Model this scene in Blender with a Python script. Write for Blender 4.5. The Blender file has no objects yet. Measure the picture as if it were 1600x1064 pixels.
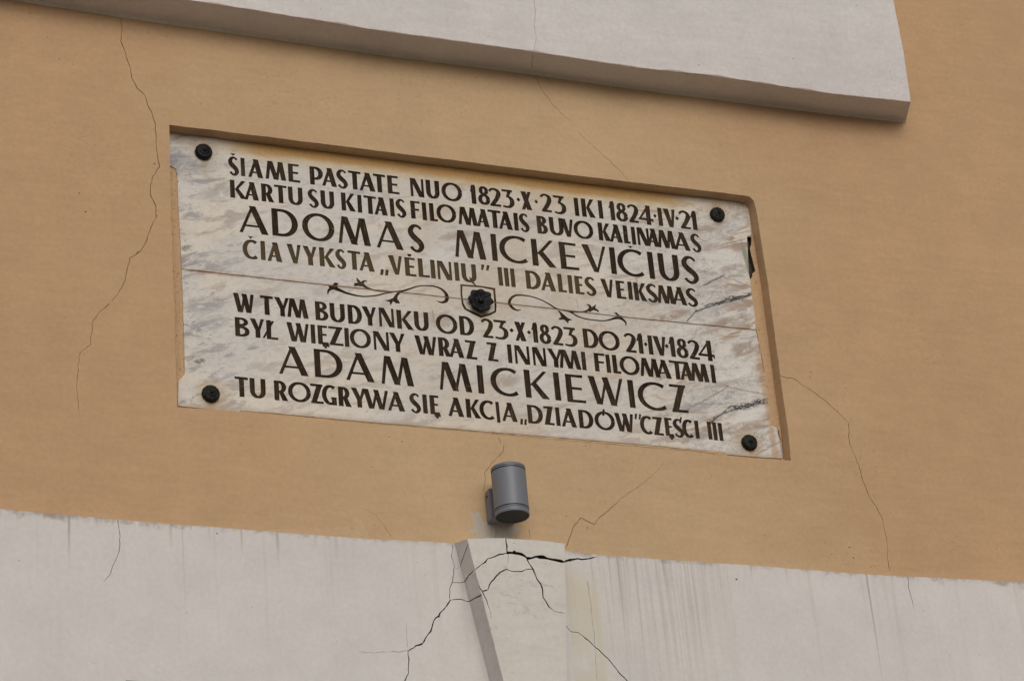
import bpy, math, random
from mathutils import Vector, Matrix, noise as mnoise
from mathutils.geometry import delaunay_2d_cdt

# ------------------------------------------------------------------ camera
F_PX, CX, CY = 4269.0, 800.0, 532.0                 # focal length of the photograph, in its pixels
wx = Vector((0.9315, 0.0928, 0.3516)).normalized()   # wall direction (right) seen in camera axes (x right, y down, z forward)
wz = Vector((-0.0833, -0.8867, 0.4548))
wz = (wz - wx * wz.dot(wx)).normalized()
wy = wz.cross(wx)
RIGHT = Vector((wx[0], wy[0], wz[0]))
DOWN = Vector((wx[1], wy[1], wz[1]))
FWD = Vector((wx[2], wy[2], wz[2]))
CAM = Vector((0, 0, 4.95)) - 7.36 * FWD              # a person's eye height, 6 m out from the wall

S = bpy.context.scene
cam_data = bpy.data.cameras.new('camera')
cam_data.sensor_width = 36
cam_data.lens = F_PX / 1600 * 36
cam_data.clip_start = 0.05
cam_data.clip_end = 500
cam = bpy.data.objects.new('camera', cam_data)
S.collection.objects.link(cam)
cam.matrix_world = Matrix(((RIGHT[0], -DOWN[0], -FWD[0], CAM[0]),
                           (RIGHT[1], -DOWN[1], -FWD[1], CAM[1]),
                           (RIGHT[2], -DOWN[2], -FWD[2], CAM[2]),
                           (0, 0, 0, 1)))
S.camera = cam

# ------------------------------------------------------------------ light
SUN_EL, SUN_AZ = 24.0, -6.0                           # azimuth: degrees right of straight-out-from-the-wall
w = bpy.data.worlds.new('World'); S.world = w; w.use_nodes = True
nt = w.node_tree; bg = nt.nodes['Background']
sky = nt.nodes.new('ShaderNodeTexSky'); sky.sky_type = 'NISHITA'; sky.sun_disc = False
sky.sun_elevation = math.radians(SUN_EL)
sun_dir = Vector((math.sin(math.radians(SUN_AZ)) * math.cos(math.radians(SUN_EL)),
                  -math.cos(math.radians(SUN_AZ)) * math.cos(math.radians(SUN_EL)),
                  math.sin(math.radians(SUN_EL))))
sky.sun_rotation = math.atan2(sun_dir.x, sun_dir.y)
sky.air_density = 1.0; sky.dust_density = 6.0; sky.ozone_density = 1.0
hs = nt.nodes.new('ShaderNodeHueSaturation'); hs.inputs['Saturation'].default_value = 0.30   # cloud cover greys the sky
nt.links.new(sky.outputs[0], hs.inputs['Color'])
nt.links.new(hs.outputs[0], bg.inputs['Color'])
bg.inputs['Strength'].default_value = 0.15
sl = bpy.data.lights.new('sun', 'SUN'); sl.energy = 0.8; sl.angle = math.radians(80); sl.color = (1.0, 0.94, 0.86)
so = bpy.data.objects.new('sun', sl); S.collection.objects.link(so)
so.rotation_euler = sun_dir.to_track_quat('Z', 'Y').to_euler(); so.location = sun_dir * 20
vs = S.view_settings
vs.view_transform = 'Standard'; vs.look = 'None'; vs.gamma = 1.0; vs.use_curve_mapping = False
vs.exposure = -1.11

# ------------------------------------------------------------------ helpers
def at(px, py, Y=0.0):
    """the wall coordinates (x, z) of the point on the plane y=Y"""
    d = RIGHT * ((px - CX) / F_PX) + DOWN * ((py - CY) / F_PX) + FWD
    t = (Y - CAM.y) / d.y
    p = CAM + d * t
    return (p.x, p.z)

def zz(x0, y0, s, pts, Y=0.0):
    return [at(x0 + a / s, y0 + b / s, Y) for a, b in pts]

PXM = 1 / 560.0                                       # metres per photograph pixel on the wall

COL = S.collection
def mesh_obj(name, verts, faces, mat, parent=None, smooth=False):
    me = bpy.data.meshes.new(name)
    me.from_pydata(verts, [], faces)
    me.validate(); me.update()
    if mat: me.materials.append(mat)
    if smooth:
        for p in me.polygons: p.use_smooth = True
    o = bpy.data.objects.new(name, me); COL.objects.link(o)
    if parent:
        o.parent = parent
        o.matrix_parent_inverse = Matrix.Translation(-Vector(parent.location)) if parent.type == 'EMPTY' else Matrix()
    return o

def thing(name, label, cat, loc=(0, 0, 0), group=None):
    o = bpy.data.objects.new(name, None); COL.objects.link(o)
    o.empty_display_size = 0.1
    o.location = loc; o['label'] = label; o['category'] = cat
    if group: o['group'] = group
    return o

def islands(name, verts, faces, mat, parent):
    """one object for each separate piece"""
    par = list(range(len(verts)))
    def f(a):
        while par[a] != a: par[a] = par[par[a]]; a = par[a]
        return a
    for q in faces:
        for i in q[1:]: par[f(i)] = f(q[0])
    groups = {}
    for q in faces: groups.setdefault(f(q[0]), []).append(q)
    for g in sorted(groups.values(), key=len, reverse=True):
        ids = sorted(set(i for q in g for i in q)); ix = {a: k for k, a in enumerate(ids)}
        mesh_obj(name, [verts[i] for i in ids], [[ix[i] for i in q] for q in g], mat, parent)

def relief(base, cuts, place):
    """base: polygons of the flat surface; cuts: {key: (depth, [polygons])} sunk into it.
    Returns {key: (verts, faces)}; key 'base' is what is left of the surface. place(x, z, depth) -> 3D"""
    vs_, fs_, owner = [], [], []
    def addpoly(p, k):
        n = len(vs_)
        p = ccw(list(p)); n = len(vs_)
        vs_.extend(Vector(q) for q in p); fs_.append(list(range(n, n + len(p)))); owner.append(k)
    for p in base: addpoly(p, 'base')
    keys = list(cuts)
    rank = {k: i for i, k in enumerate(keys)}
    for k in keys:
        for p in cuts[k][1]: addpoly(p, k)
    V, E, Fc, ov, oe, of = delaunay_2d_cdt(vs_, [], fs_, 0, 1e-6, True)
    cls = []
    for o in of:
        ow = set(owner[i] for i in o)
        if 'base' not in ow: cls.append(None); continue
        ow.discard('base')
        cls.append(max(ow, key=lambda k: rank[k]) if ow else 'base')
    depth = {k: cuts[k][0] for k in keys}; depth['base'] = 0.0
    edge = {}
    for i, f in enumerate(Fc):
        for a, b in zip(f, f[1:] + f[:1]):
            edge.setdefault((min(a, b), max(a, b)), []).append((i, a, b))
    out = {}
    def vert(k, i, d):
        vv, ff, ix = out.setdefault(k, ([], [], {}))
        key = (i, round(d, 6))
        if key not in ix:
            ix[key] = len(vv); vv.append(tuple(place(V[i].x, V[i].y, d)))
        return ix[key]
    for i, f in enumerate(Fc):
        k = cls[i]
        if k is None: continue
        if k == 'base' or not cuts[k][2:] or cuts[k][2]:
            ids = [vert(k, j, depth[k]) for j in f]
            out[k][1].append(ids)
    for (a, b), L in edge.items():
        if len(L) != 2: continue
        (i, a1, b1), (j, a2, b2) = L
        ki, kj = cls[i], cls[j]
        if ki is None or kj is None or ki == kj: continue
        di, dj = depth[ki], depth[kj]
        if abs(di - dj) < 1e-7: continue
        if di < dj: ki, kj, di, dj, a1, b1 = kj, ki, dj, di, a2, b2
        ids = [vert(ki, a1, di), vert(ki, a1, dj), vert(ki, b1, dj), vert(ki, b1, di)]
        out[ki][1].append(ids)
    return {k: (v[0], v[1]) for k, v in out.items()}

def ccw(p):
    a = sum(p[i][0] * p[(i + 1) % len(p)][1] - p[(i + 1) % len(p)][0] * p[i][1] for i in range(len(p)))
    return p if a > 0 else p[::-1]

def rough(pts, step=0.012, amp=0.0009, seed=0.0, closed=True):
    """a hand-trowelled edge: subdivide and wobble"""
    out = []
    n = len(pts)
    for i in range(n if closed else n - 1):
        a = Vector(pts[i]); b = Vector(pts[(i + 1) % n])
        L = (b - a).length
        if L < 1e-6: continue
        m = max(1, min(160, int(L / step)))
        nrm = Vector((-(b - a).y, (b - a).x)) / L
        for q in range(m):
            p = a + (b - a) * (q / m)
            wv = mnoise.noise(Vector((p.x * 9 + seed, p.y * 9, seed))) * 1.3 + mnoise.noise(Vector((p.x * 45, p.y * 45 + seed, 3.1))) * 0.9 \
                + mnoise.noise(Vector((p.x * 170, p.y * 170, seed))) * 0.7
            p = p + nrm * wv * amp
            out.append((p.x, p.y))
    if not closed: out.append(tuple(pts[-1]))
    return out

def ribbon(pts, widths):
    """quads along a polyline of the given widths"""
    P = [Vector(p) for p in pts]; n = len(P); L = []
    for i in range(n):
        t = (P[min(i + 1, n - 1)] - P[max(i - 1, 0)])
        if t.length < 1e-9: t = Vector((1, 0))
        t.normalize(); nn = Vector((-t.y, t.x)) * widths[i] / 2
        L.append(((P[i] + nn).to_tuple(), (P[i] - nn).to_tuple()))
    return [[L[i][0], L[i][1], L[i + 1][1], L[i + 1][0]] for i in range(n - 1)]

def catmull(pts, ws, m=5):
    P, W = [], []
    n = len(pts)
    for i in range(n - 1):
        p0 = Vector(pts[max(i - 1, 0)]); p1 = Vector(pts[i]); p2 = Vector(pts[i + 1]); p3 = Vector(pts[min(i + 2, n - 1)])
        for q in range(m):
            t = q / m
            P.append((0.5 * ((2 * p1) + (p2 - p0) * t + (2 * p0 - 5 * p1 + 4 * p2 - p3) * t * t + (3 * p1 - p0 - 3 * p2 + p3) * t ** 3)).to_tuple())
            W.append(ws[i] + (ws[i + 1] - ws[i]) * t)
    P.append(tuple(pts[-1])); W.append(ws[-1])
    return P, W

rnd = random.Random(7)
def crack(pts, w0, w1=None, wob=1.0, seed=None):
    """pts: wall coordinates; widths in metres. jagged like broken plaster"""
    w1 = w0 if w1 is None else w1
    tot = sum((Vector(pts[i + 1]) - Vector(pts[i])).length for i in range(len(pts) - 1))
    P, W, run = [], [], 0.0
    for i in range(len(pts) - 1):
        a, b = Vector(pts[i]), Vector(pts[i + 1]); L = (b - a).length
        m = max(1, int(L / 0.009)); nn = Vector((-(b - a).y, (b - a).x)) / max(L, 1e-6)
        for q in range(m):
            p = a + (b - a) * (q / m) + nn * rnd.uniform(-1, 1) * 0.0016 * wob
            t = (run + L * q / m) / tot
            P.append(p.to_tuple()); W.append((w0 + (w1 - w0) * t) * rnd.uniform(0.55, 1.35))
        run += L
    P.append(tuple(pts[-1])); W.append(w1 * 0.4)
    out = ribbon(P, W)
    if w0 >= .0028 and w1 >= .0015:                     # chips broken off the lips
        for i in range(1, len(P) - 1):
            if rnd.random() < .22:
                a = rnd.uniform(0, 6.28); d_ = W[i] * .5
                out.append(pit((P[i][0] + math.cos(a) * d_, P[i][1] + math.sin(a) * d_), W[i] * rnd.uniform(.35, .75)))
    return out

def pit(c, r):
    n = rnd.randint(5, 8); a0 = rnd.random() * 6
    return [(c[0] + math.cos(a0 + i * 2 * math.pi / n) * r * rnd.uniform(.6, 1.2), c[1] + math.sin(a0 + i * 2 * math.pi / n) * r * rnd.uniform(.6, 1.1)) for i in range(n)]

# ------------------------------------------------------------------ node materials
class Nd:
    def __init__(s, t, sock): s.t, s.s = t, sock
    def _op(s, op, *o, clamp=False):
        n = s.t.nodes.new('ShaderNodeMath'); n.operation = op; n.use_clamp = clamp
        for i, v in enumerate((s,) + o):
            if isinstance(v, Nd): s.t.links.new(v.s, n.inputs[i])
            else: n.inputs[i].default_value = v
        return Nd(s.t, n.outputs[0])
    def __add__(s, o): return s._op('ADD', o)
    __radd__ = __add__
    def __sub__(s, o): return s._op('SUBTRACT', o)
    def __rsub__(s, o): return (s * -1.0) + o
    def __mul__(s, o): return s._op('MULTIPLY', o)
    __rmul__ = __mul__
    def abs(s): return s._op('ABSOLUTE')
    def max(s, o): return s._op('MAXIMUM', o)
    def min(s, o): return s._op('MINIMUM', o)
    def clamp(s): return s._op('ADD', 0.0, clamp=True)
    def st(s, lo, hi):                                  # smooth step lo -> hi
        n = s.t.nodes.new('ShaderNodeMapRange'); n.interpolation_type = 'SMOOTHSTEP'
        s.t.links.new(s.s, n.inputs[0]); 
        n.inputs[1].default_value = lo; n.inputs[2].default_value = hi
        if lo > hi:
            n.inputs[1].default_value = hi; n.inputs[2].default_value = lo
            n.inputs[3].default_value = 1; n.inputs[4].default_value = 0
        return Nd(s.t, n.outputs[0])

class Mat:
    def __init__(s, name, rough_=0.9):
        s.m = bpy.data.materials.new(name); s.m.use_nodes = True; s.t = s.m.node_tree
        s.b = s.t.nodes['Principled BSDF']; s.b.inputs['Roughness'].default_value = rough_
        s.b.inputs['Specular IOR Level'].default_value = 0.25
        g = s.t.nodes.new('ShaderNodeNewGeometry'); s.pos = g.outputs['Position']
        sp = s.t.nodes.new('ShaderNodeSeparateXYZ'); s.t.links.new(s.pos, sp.inputs[0])
        s.x, s.y, s.z = (Nd(s.t, sp.outputs[i]) for i in range(3))
    def vec(s, x, y, z):
        n = s.t.nodes.new('ShaderNodeCombineXYZ')
        for i, v in enumerate((x, y, z)):
            if isinstance(v, Nd): s.t.links.new(v.s, n.inputs[i])
            else: n.inputs[i].default_value = v
        return n.outputs[0]
    def noise(s, scale, detail=3.0, rough_=0.5, stretch=None, off=0.0, dist=0.0):
        n = s.t.nodes.new('ShaderNodeTexNoise')
        n.inputs['Scale'].default_value = scale; n.inputs['Detail'].default_value = detail
        n.inputs['Roughness'].default_value = rough_; n.inputs['Distortion'].default_value = dist
        st = stretch or (1, 1, 1)
        v = s.vec(s.x * st[0] + off, s.y * st[1], s.z * st[2] + off * 0.7) if not (stretch and len(stretch) == 4) else None
        s.t.links.new(v, n.inputs['Vector'])
        return Nd(s.t, n.outputs[0])
    def noise_at(s, vec, scale, detail=3.0, rough_=0.5, dist=0.0):
        n = s.t.nodes.new('ShaderNodeTexNoise')
        n.inputs['Scale'].default_value = scale; n.inputs['Detail'].default_value = detail
        n.inputs['Roughness'].default_value = rough_; n.inputs['Distortion'].default_value = dist
        s.t.links.new(vec, n.inputs['Vector'])
        return Nd(s.t, n.outputs[0])
    def mix(s, a, b, fac, blend='MIX'):
        n = s.t.nodes.new('ShaderNodeMix'); n.data_type = 'RGBA'; n.blend_type = blend
        for i, v in ((6, a), (7, b)):
            if isinstance(v, tuple): n.inputs[i].default_value = (*v, 1)
            else: s.t.links.new(v, n.inputs[i])
        if isinstance(fac, Nd): s.t.links.new(fac.s, n.inputs[0])
        else: n.inputs[0].default_value = fac
        return n.outputs[2]
    def scale(s, col, f):                                # colour times a number
        n = s.t.nodes.new('ShaderNodeVectorMath'); n.operation = 'SCALE'
        s.t.links.new(col, n.inputs[0]) if not isinstance(col, tuple) else setattr(n.inputs[0], 'default_value', col)
        s.t.links.new(f.s, n.inputs['Scale'])
        return n.outputs[0]
    def color(s, c):
        if isinstance(c, tuple): s.b.inputs['Base Color'].default_value = (*c, 1)
        else: s.t.links.new(c, s.b.inputs['Base Color'])
    def bump(s, h, dist=0.002, strength=1.0):
        n = s.t.nodes.new('ShaderNodeBump'); n.inputs['Distance'].default_value = dist; n.inputs['Strength'].default_value = strength
        s.t.links.new(h.s, n.inputs['Height']); s.t.links.new(n.outputs[0], s.b.inputs['Normal'])
    def line(s, a, b, wob=None):
        """signed distance to the line through wall points a, b, and the run along it"""
        d = Vector(b) - Vector(a); L = d.length; d = d / L
        u = (s.x - a[0]) * d.x + (s.z - a[1]) * d.y
        v = (s.x - a[0]) * (-d.y) + (s.z - a[1]) * d.x
        if wob: v = v + wob
        return v, u * (1 / L)

def plaster(name, col, band=False, patch=False):
    m = Mat(name, 0.92)
    big = m.noise(1.6, 4, 0.55); mid = m.noise(9, 4, 0.6, off=3.0); fine = m.noise(75, 4, 0.7, off=7.0)
    brush = m.noise(14, 4, 0.65, stretch=(0.55, 1, 3.2), off=11.0)
    k = (big - 0.5) * 0.22 + (mid - 0.5) * 0.20 + (fine - 0.5) * 0.30 + (brush - 0.5) * 0.20 + 1.0
    c = m.scale(col, k)
    # faint grey bloom and small dark specks
    c = m.mix(c, tuple(v * 0.86 for v in col), m.noise(3.4, 5, 0.6, off=21.0).st(0.52, 0.75) * 0.35)
    sp = m.noise(210, 1, 0.4, off=31.0).st(0.74, 0.80) * m.noise(5, 2, 0.5, off=5.0).st(0.50, 0.66)
    c = m.mix(c, tuple(v * 0.42 for v in col), sp * 0.7)
    scuff = m.noise(62, 3, 0.65, stretch=(0.8, 1, 1.6), off=37.0).st(0.56, 0.66) * m.noise(3.8, 3, 0.6, off=47.0).st(0.55, 0.66)
    c = m.mix(c, tuple(v * 0.74 for v in col), scuff * 0.55)
    if col[2] < 0.4:                                    # ochre colour turns pinker and slightly darker away from the middle
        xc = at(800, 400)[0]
        side_tint = ((m.x - xc).abs() + (m.noise(1.3, 3, 0.55, off=61.0) - 0.5) * 1.5).st(0.25, 1.25)
        c = m.mix(c, m.mix(c, (0.965, 0.885, 0.86), 1.0, 'MULTIPLY'), side_tint)
    m.color(c)
    h = m.noise(24, 4, 0.6, stretch=(0.8, 1, 1.2), off=2.0) * 1.0 + m.noise(95, 3, 0.6, off=9.0) * 0.45 + m.noise(330, 2, 0.5, off=4.0) * 0.16
    m.bump(h, 0.0035, 0.38)
    return m

ORANGE = (0.572, 0.402, 0.238)
WHITE = (0.700, 0.666, 0.645)
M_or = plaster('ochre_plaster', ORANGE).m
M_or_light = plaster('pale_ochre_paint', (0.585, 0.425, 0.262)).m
M_wh = plaster('white_plaster', WHITE).m
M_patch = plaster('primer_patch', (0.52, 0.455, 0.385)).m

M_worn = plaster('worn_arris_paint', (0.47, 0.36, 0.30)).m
M_fillet = plaster('cream_fillet_paint', (0.72, 0.66, 0.52)).m
# the lower white band: plaster with soot along its top edge and vertical run marks
def band_material():
    m = Mat('stained_white_plaster', 0.92)
    a = at(0, 795); b = at(1600, 909)
    sl_ = (b[1] - a[1]) / (b[0] - a[0])
    dz = (m.x - a[0]) * sl_ + a[1] - m.z                   # metres below the band's top edge
    k = (m.noise(1.6, 4, 0.55) - 0.5) * 0.16 + (m.noise(9, 4, 0.6, off=3.0) - 0.5) * 0.20 + (m.noise(75, 4, 0.7, off=7.0) - 0.5) * 0.22 + 1.0
    c = m.scale(WHITE, k)
    # long faint runs
    runs = m.noise_at(m.vec(m.x * 26.0, 0.0, m.z * 0.6), 1.0, 4, 0.65)
    c = m.mix(c, (0.50, 0.455, 0.40), runs.st(0.52, 0.74) * dz.st(0.55, 0.0) * 0.40)
    runs2 = m.noise_at(m.vec(m.x * 90.0, 3.0, m.z * 1.4), 1.0, 3, 0.6)
    c = m.mix(c, (0.42, 0.36, 0.32), runs2.st(0.58, 0.75) * dz.st(0.22, 0.0) * 0.35)
    # heavier smears right of the keystone
    xa = at(935, 930)[0]; xb = at(1100, 930)[0]
    lean = m.x
    zone = lean.st(xa - 0.005, xa + 0.03) * lean.st(xb + 0.12, xb - 0.08)
    sm = m.noise_at(m.vec(m.x * 70.0, 9.0, m.z * 1.0), 1.0, 5, 0.7)
    c = m.mix(c, (0.40, 0.335, 0.285), sm.st(0.42, 0.66) * zone * dz.st(0.62, 0.02) * 0.50)
    # single run marks where water came over the edge
    for px, L, s_, wd in ((106, .16, .75, .0030), (265, .10, .45, .0035), (283, .30, .32, .0015), (375, .10, .6, .0022), (431, .13, .55, .0035), (150, .06, .3, .004),
                          (325, .07, .3, .003), (490, .06, .35, .004), (522, .09, .3, .005), (1032, .10, .6, .0024), (1099, .05, .5, .003), (1170, .07, .45, .003), (1225, .08, .35, .003),
                          (1351, .42, .75, .0024), (920, .40, .35, .0012), (962, .30, .45, .0015), (948, .22, .5, .0014), (989, .26, .3, .0014)):
        yb = 795 + px * 0.0712 + 12
        x0 = at(px, yb)[0]
        wob = (m.noise(14, 2, 0.5, off=px * 0.1) - 0.5) * 0.004
        g = ((m.x + wob) - x0).abs().st(wd * 1.7, wd * 0.2)
        c = m.mix(c, (0.36, 0.30, 0.265), g * dz.st(L, 0.0) * s_)
    # soot at the top edge
    edge = (dz + (m.noise(30, 4, 0.7, off=13.0) - 0.5) * 0.07).st(0.026, -0.002)
    c = m.mix(c, (0.34, 0.275, 0.235), edge * m.noise(5, 3, 0.6, off=2.0).st(0.22, 0.52) * 0.85)
    # old yellowish paint left where the keystone was repainted
    x1 = at(886, 960)[0]; x2 = at(940, 960)[0]; xl = at(716, 960)[0]; xm = at(768, 1000)[0]
    yel = m.x.st(x1 - .002, x1 + .002) * m.x.st(x2 + .004, x2 - .02)
    c = m.mix(c, (0.63, 0.585, 0.455), yel * dz.st(0.02, 0.12) * m.noise(7, 2, 0.5, off=4.4).st(0.2, 0.6) * 0.8)
    m.color(c)
    h = m.noise(24, 4, 0.6, stretch=(0.9, 1, 1.1), off=2.0) + m.noise(95, 3, 0.6, off=9.0) * 0.45 + m.noise(330, 2, 0.5, off=4.0) * 0.16
    m.bump(h, 0.0035, 0.26)
    return m.m
M_band = band_material()

m = Mat('crack_depth', 1.0); m.color(m.mix((0.045, 0.032, 0.022), (0.09, 0.06, 0.04), m.noise(40, 2))); M_crack = m.m
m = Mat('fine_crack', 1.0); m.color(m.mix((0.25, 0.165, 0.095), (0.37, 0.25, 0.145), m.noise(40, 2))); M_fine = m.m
m = Mat('grey_hairline', 1.0); m.color(m.mix((0.17, 0.145, 0.125), (0.30, 0.26, 0.23), m.noise(40, 2))); M_greycrack = m.m
m = Mat('weathered_mortar', 0.95)
c = m.scale((0.57, 0.385, 0.225), (m.noise(90, 4, 0.7) - 0.5) * 0.35 + (m.noise(9, 3, 0.6) - 0.5) * 0.15 + 1.0)
c = m.mix(c, (0.20, 0.115, 0.06), m.noise(130, 2, 0.5, off=8.0).st(0.66, 0.74) * 0.8)
m.color(c); m.bump(m.noise(140, 4, 0.65), 0.004, 0.8); M_mortar = m.m

m = Mat('crumbled_mortar', 1.0); m.color(m.mix((0.05, 0.045, 0.035), (0.13, 0.10, 0.07), m.noise(110, 4, 0.7).st(.35, .65))); m.bump(m.noise(120, 4, .7), .006, 1.0); M_hole = m.m
PY = 0.038                                             # depth of the plaque's face behind the wall face
def marble():
    m = Mat('weathered_marble', 0.5); m.b.inputs['Specular IOR Level'].default_value = 0.3
    W = lambda px, py: at(px, py, PY)
    # rotated coordinates: the stone's grain climbs to the right
    ca, sa = math.cos(0.30), math.sin(0.30)
    u = m.x * ca + m.z * sa; v = m.z * ca - m.x * sa
    g1 = m.noise_at(m.vec(u * 2.6, 1.0, v * 7.5), 1.0, 5, 0.62, 0.6)
    g2 = m.noise_at(m.vec(u * 9.0, 5.0, v * 26.0), 1.0, 5, 0.65, 0.8)
    g3 = m.noise_at(m.vec(u * 34.0, 8.0, v * 80.0), 1.0, 4, 0.7, 0.4)
    xr = m.x.st(W(860, 500)[0], W(1180, 500)[0])           # the right end is more strongly veined
    xl = m.x.st(W(420, 400)[0], W(270, 400)[0])
    c = m.mix((0.735, 0.675, 0.59), (0.67, 0.64, 0.61), g1.st(0.35, 0.65))
    c = m.mix(c, (0.36, 0.34, 0.345), g2.st(0.52, 0.64) * (xl * 0.75 + 0.30))
    g4 = m.noise_at(m.vec(u * 16.0, 28.0, v * 44.0), 1.0, 5, 0.7, 1.0)
    c = m.mix(c, (0.43, 0.375, 0.33), g4.st(0.54, 0.61) * (xr * 0.45 + 0.25))
    rd = (g2 - 0.5).abs().st(0.022, 0.0) * g1.st(0.45, 0.55)
    c = m.mix(c, (0.20, 0.18, 0.175), rd * (xr * 0.55 + xl * 0.35 + 0.05))
    rd2 = (g4 - 0.47).abs().st(0.018, 0.0) * m.noise(4.5, 3, 0.6, off=77.0).st(0.50, 0.58)
    c = m.mix(c, (0.26, 0.21, 0.18), rd2 * (xr * 0.7 + 0.15))
    c = m.mix(c, (0.34, 0.33, 0.345), g3.st(0.56, 0.64) * g1.st(0.38, 0.58) * (xl * 0.85 + 0.35))
    c = m.mix(c, (0.42, 0.32, 0.25), g2.st(0.49, 0.57) * g1.st(0.54, 0.44) * (xr * 0.75 + 0.30))
    c = m.mix(c, (0.79, 0.765, 0.73), m.noise_at(m.vec(u * 5.0, 15.0, v * 12.0), 1.0, 3, 0.5, 0.3).st(0.55, 0.72) * (xr * 0.6 + 0.15))
    # cream / tan cast between the lines of the middle
    mid = (m.x - W(830, 480)[0]).abs().st(0.55, 0.05)
    c = m.mix(c, (0.60, 0.50, 0.39), mid * m.noise(3.2, 4, 0.6, off=6.0).st(0.42, 0.62) * 0.70)
    wobs = [(m.noise(15, 6, 0.72, off=41.0 + 9 * i, dist=0.4) - 0.5) * 0.055 for i in range(3)]
    cnt = [0]
    def vein(a, b, wd, s_, col, u0=-0.05, u1=1.05, soft=2.2, wobk=1.0, brk=0.0):
        nonlocal c
        cnt[0] += 1; wob = wobs[cnt[0] % 3]
        vv, uu = m.line(W(*a), W(*b), wob * wobk)
        f = vv.abs().st(wd * soft, wd * 0.35) * uu.st(u0 - 0.03, u0 + 0.05) * uu.st(u1 + 0.03, u1 - 0.05)
        if brk: f = f * m.noise(42, 5, 0.75, off=brk * 10).st(0.44, 0.53)
        c = m.mix(c, col, f * s_)
    DK = (0.045, 0.045, 0.05); GR = (0.27, 0.26, 0.28); BR = (0.36, 0.28, 0.24)
    net = m.noise_at(m.vec(u * 60.0, 3.0, v * 150.0), 1.0, 4, 0.7, 1.2)
    blot = m.noise_at(m.vec(u * 17.0, 7.0, v * 40.0), 1.0, 6, 0.72, 0.8)
    def blotch(px, py, rx, ry, s_, col, src=None, lo=0.40, hi=0.54, rot=None):
        nonlocal c
        q = W(px, py); n = m.t.nodes.new('ShaderNodeMapping'); n.vector_type = 'TEXTURE'
        n.inputs['Location'].default_value = (q[0], PY, q[1])
        n.inputs['Rotation'].default_value = (0, -(rot if rot is not None else 0.30), 0)
        n.inputs['Scale'].default_value = (rx * PXM * 1.1, 1.0, ry * PXM * 1.15)
        m.t.links.new(m.pos, n.inputs['Vector'])
        ln = m.t.nodes.new('ShaderNodeVectorMath'); ln.operation = 'LENGTH'; m.t.links.new(n.outputs[0], ln.inputs[0])
        k_ = (id(src), lo, hi)
        if k_ not in cache: cache[k_] = (((src or blot) - 0.5) * 1.1, (src or blot).st(lo, hi))
        d2 = Nd(m.t, ln.outputs['Value']) + cache[k_][0]
        c = m.mix(c, col, d2.st(1.25, 0.55) * cache[k_][1] * s_)
    cache = {}
    BRN = (0.40, 0.315, 0.255); GRY = (0.36, 0.345, 0.35); LGT = (0.80, 0.77, 0.73)
    for a in ((1120, 405, 45, 18, .7, LGT), (1150, 490, 30, 6, .8, LGT), (1150, 580, 38, 22, .7, LGT), (1170, 650, 34, 12, .8, LGT), (1060, 512, 40, 9, .5, LGT), (700, 395, 60, 16, .5, LGT), (1000, 405, 26, 9, .5, LGT),
              (1048, 493, 36, 8, .95, BRN), (1142, 502, 42, 8, .95, BRN), (1120, 516, 24, 4, .7, BRN), (1160, 545, 22, 9, .9, BRN), (1145, 418, 24, 5, .85, BRN), (1118, 386, 30, 6, .75, BRN), (1102, 360, 22, 5, .8, BRN),
              (1158, 338, 16, 8, .8, GRY), (1160, 450, 26, 4, .8, BRN), (1030, 470, 40, 7, .8, GRY), (985, 447, 26, 6, .6, GRY), (1085, 636, 42, 8, .7, GRY), (1160, 668, 40, 7, .85, BRN), (1100, 680, 40, 6, .7, GRY), (1010, 690, 60, 5, .6, GRY),
              (1190, 700, 20, 6, .6, BRN), (1130, 600, 40, 5, .6, BRN), (715, 368, 30, 7, .8, BRN), (730, 385, 36, 6, .6, GRY), (690, 498, 20, 14, .7, BRN), (790, 595, 26, 10, .7, BRN), (700, 585, 36, 6, .6, BRN), (900, 560, 34, 8, .5, GRY),
              (830, 350, 30, 6, .6, GRY), (640, 665, 60, 5, .6, GRY), (560, 300, 20, 5, .6, GRY), (455, 250, 20, 4, .8, GRY), (730, 290, 26, 8, .7, BRN), (850, 640, 50, 5, .5, GRY), (470, 660, 40, 4, .5, GRY),
              (301, 337, 16, 7, .9, GRY), (292, 388, 9, 5, .9, (0.24, 0.23, 0.235)), (318, 398, 20, 4, .8, GRY), (300, 412, 12, 3, .8, GRY), (312, 564, 9, 4, .95, (0.22, 0.18, 0.16)), (298, 578, 10, 4, .8, GRY), (320, 476, 34, 12, .7, GRY), (330, 505, 28, 9, .6, GRY),
              (394, 544, 10, 3, .8, GRY), (359, 555, 8, 3, .8, GRY), (340, 300, 26, 12, .6, GRY), (400, 470, 30, 8, .5, GRY), (360, 410, 30, 5, .6, GRY), (330, 660, 30, 4, .4, GRY), (460, 470, 22, 5, .5, GRY)):
        blotch(*a)
    # upper slab's dark vein
    vein((1074, 502), (1088, 485), 0.0014, .8, DK, wobk=.22)
    vein((1087, 486), (1132, 471), 0.0017, .9, DK, wobk=.35)
    vein((1104, 477), (1182, 457), 0.0013, .95, DK, wobk=.5)
    vein((1125, 476), (1182, 459), 0.0013, .95, DK, wobk=.7)
    blotch(1148, 466, 24, 5, .97, DK, net, 0.46, 0.53, 0.22)
    blotch(1168, 461, 18, 4, .9, DK, net, 0.50, 0.56, 0.22)
    blotch(1120, 474, 14, 3, .8, DK, net, 0.50, 0.56, 0.30)
    vein((1100, 446), (1130, 430), 0.0016, .8, DK, wobk=.4)
    vein((1128, 431), (1180, 452), 0.0018, .65, BR, wobk=.5)
    vein((1120, 440), (1180, 425), 0.0016, .55, BR, wobk=.8)
    vein((1040, 424), (1100, 404), 0.0014, .45, BR, wobk=.8)
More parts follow.
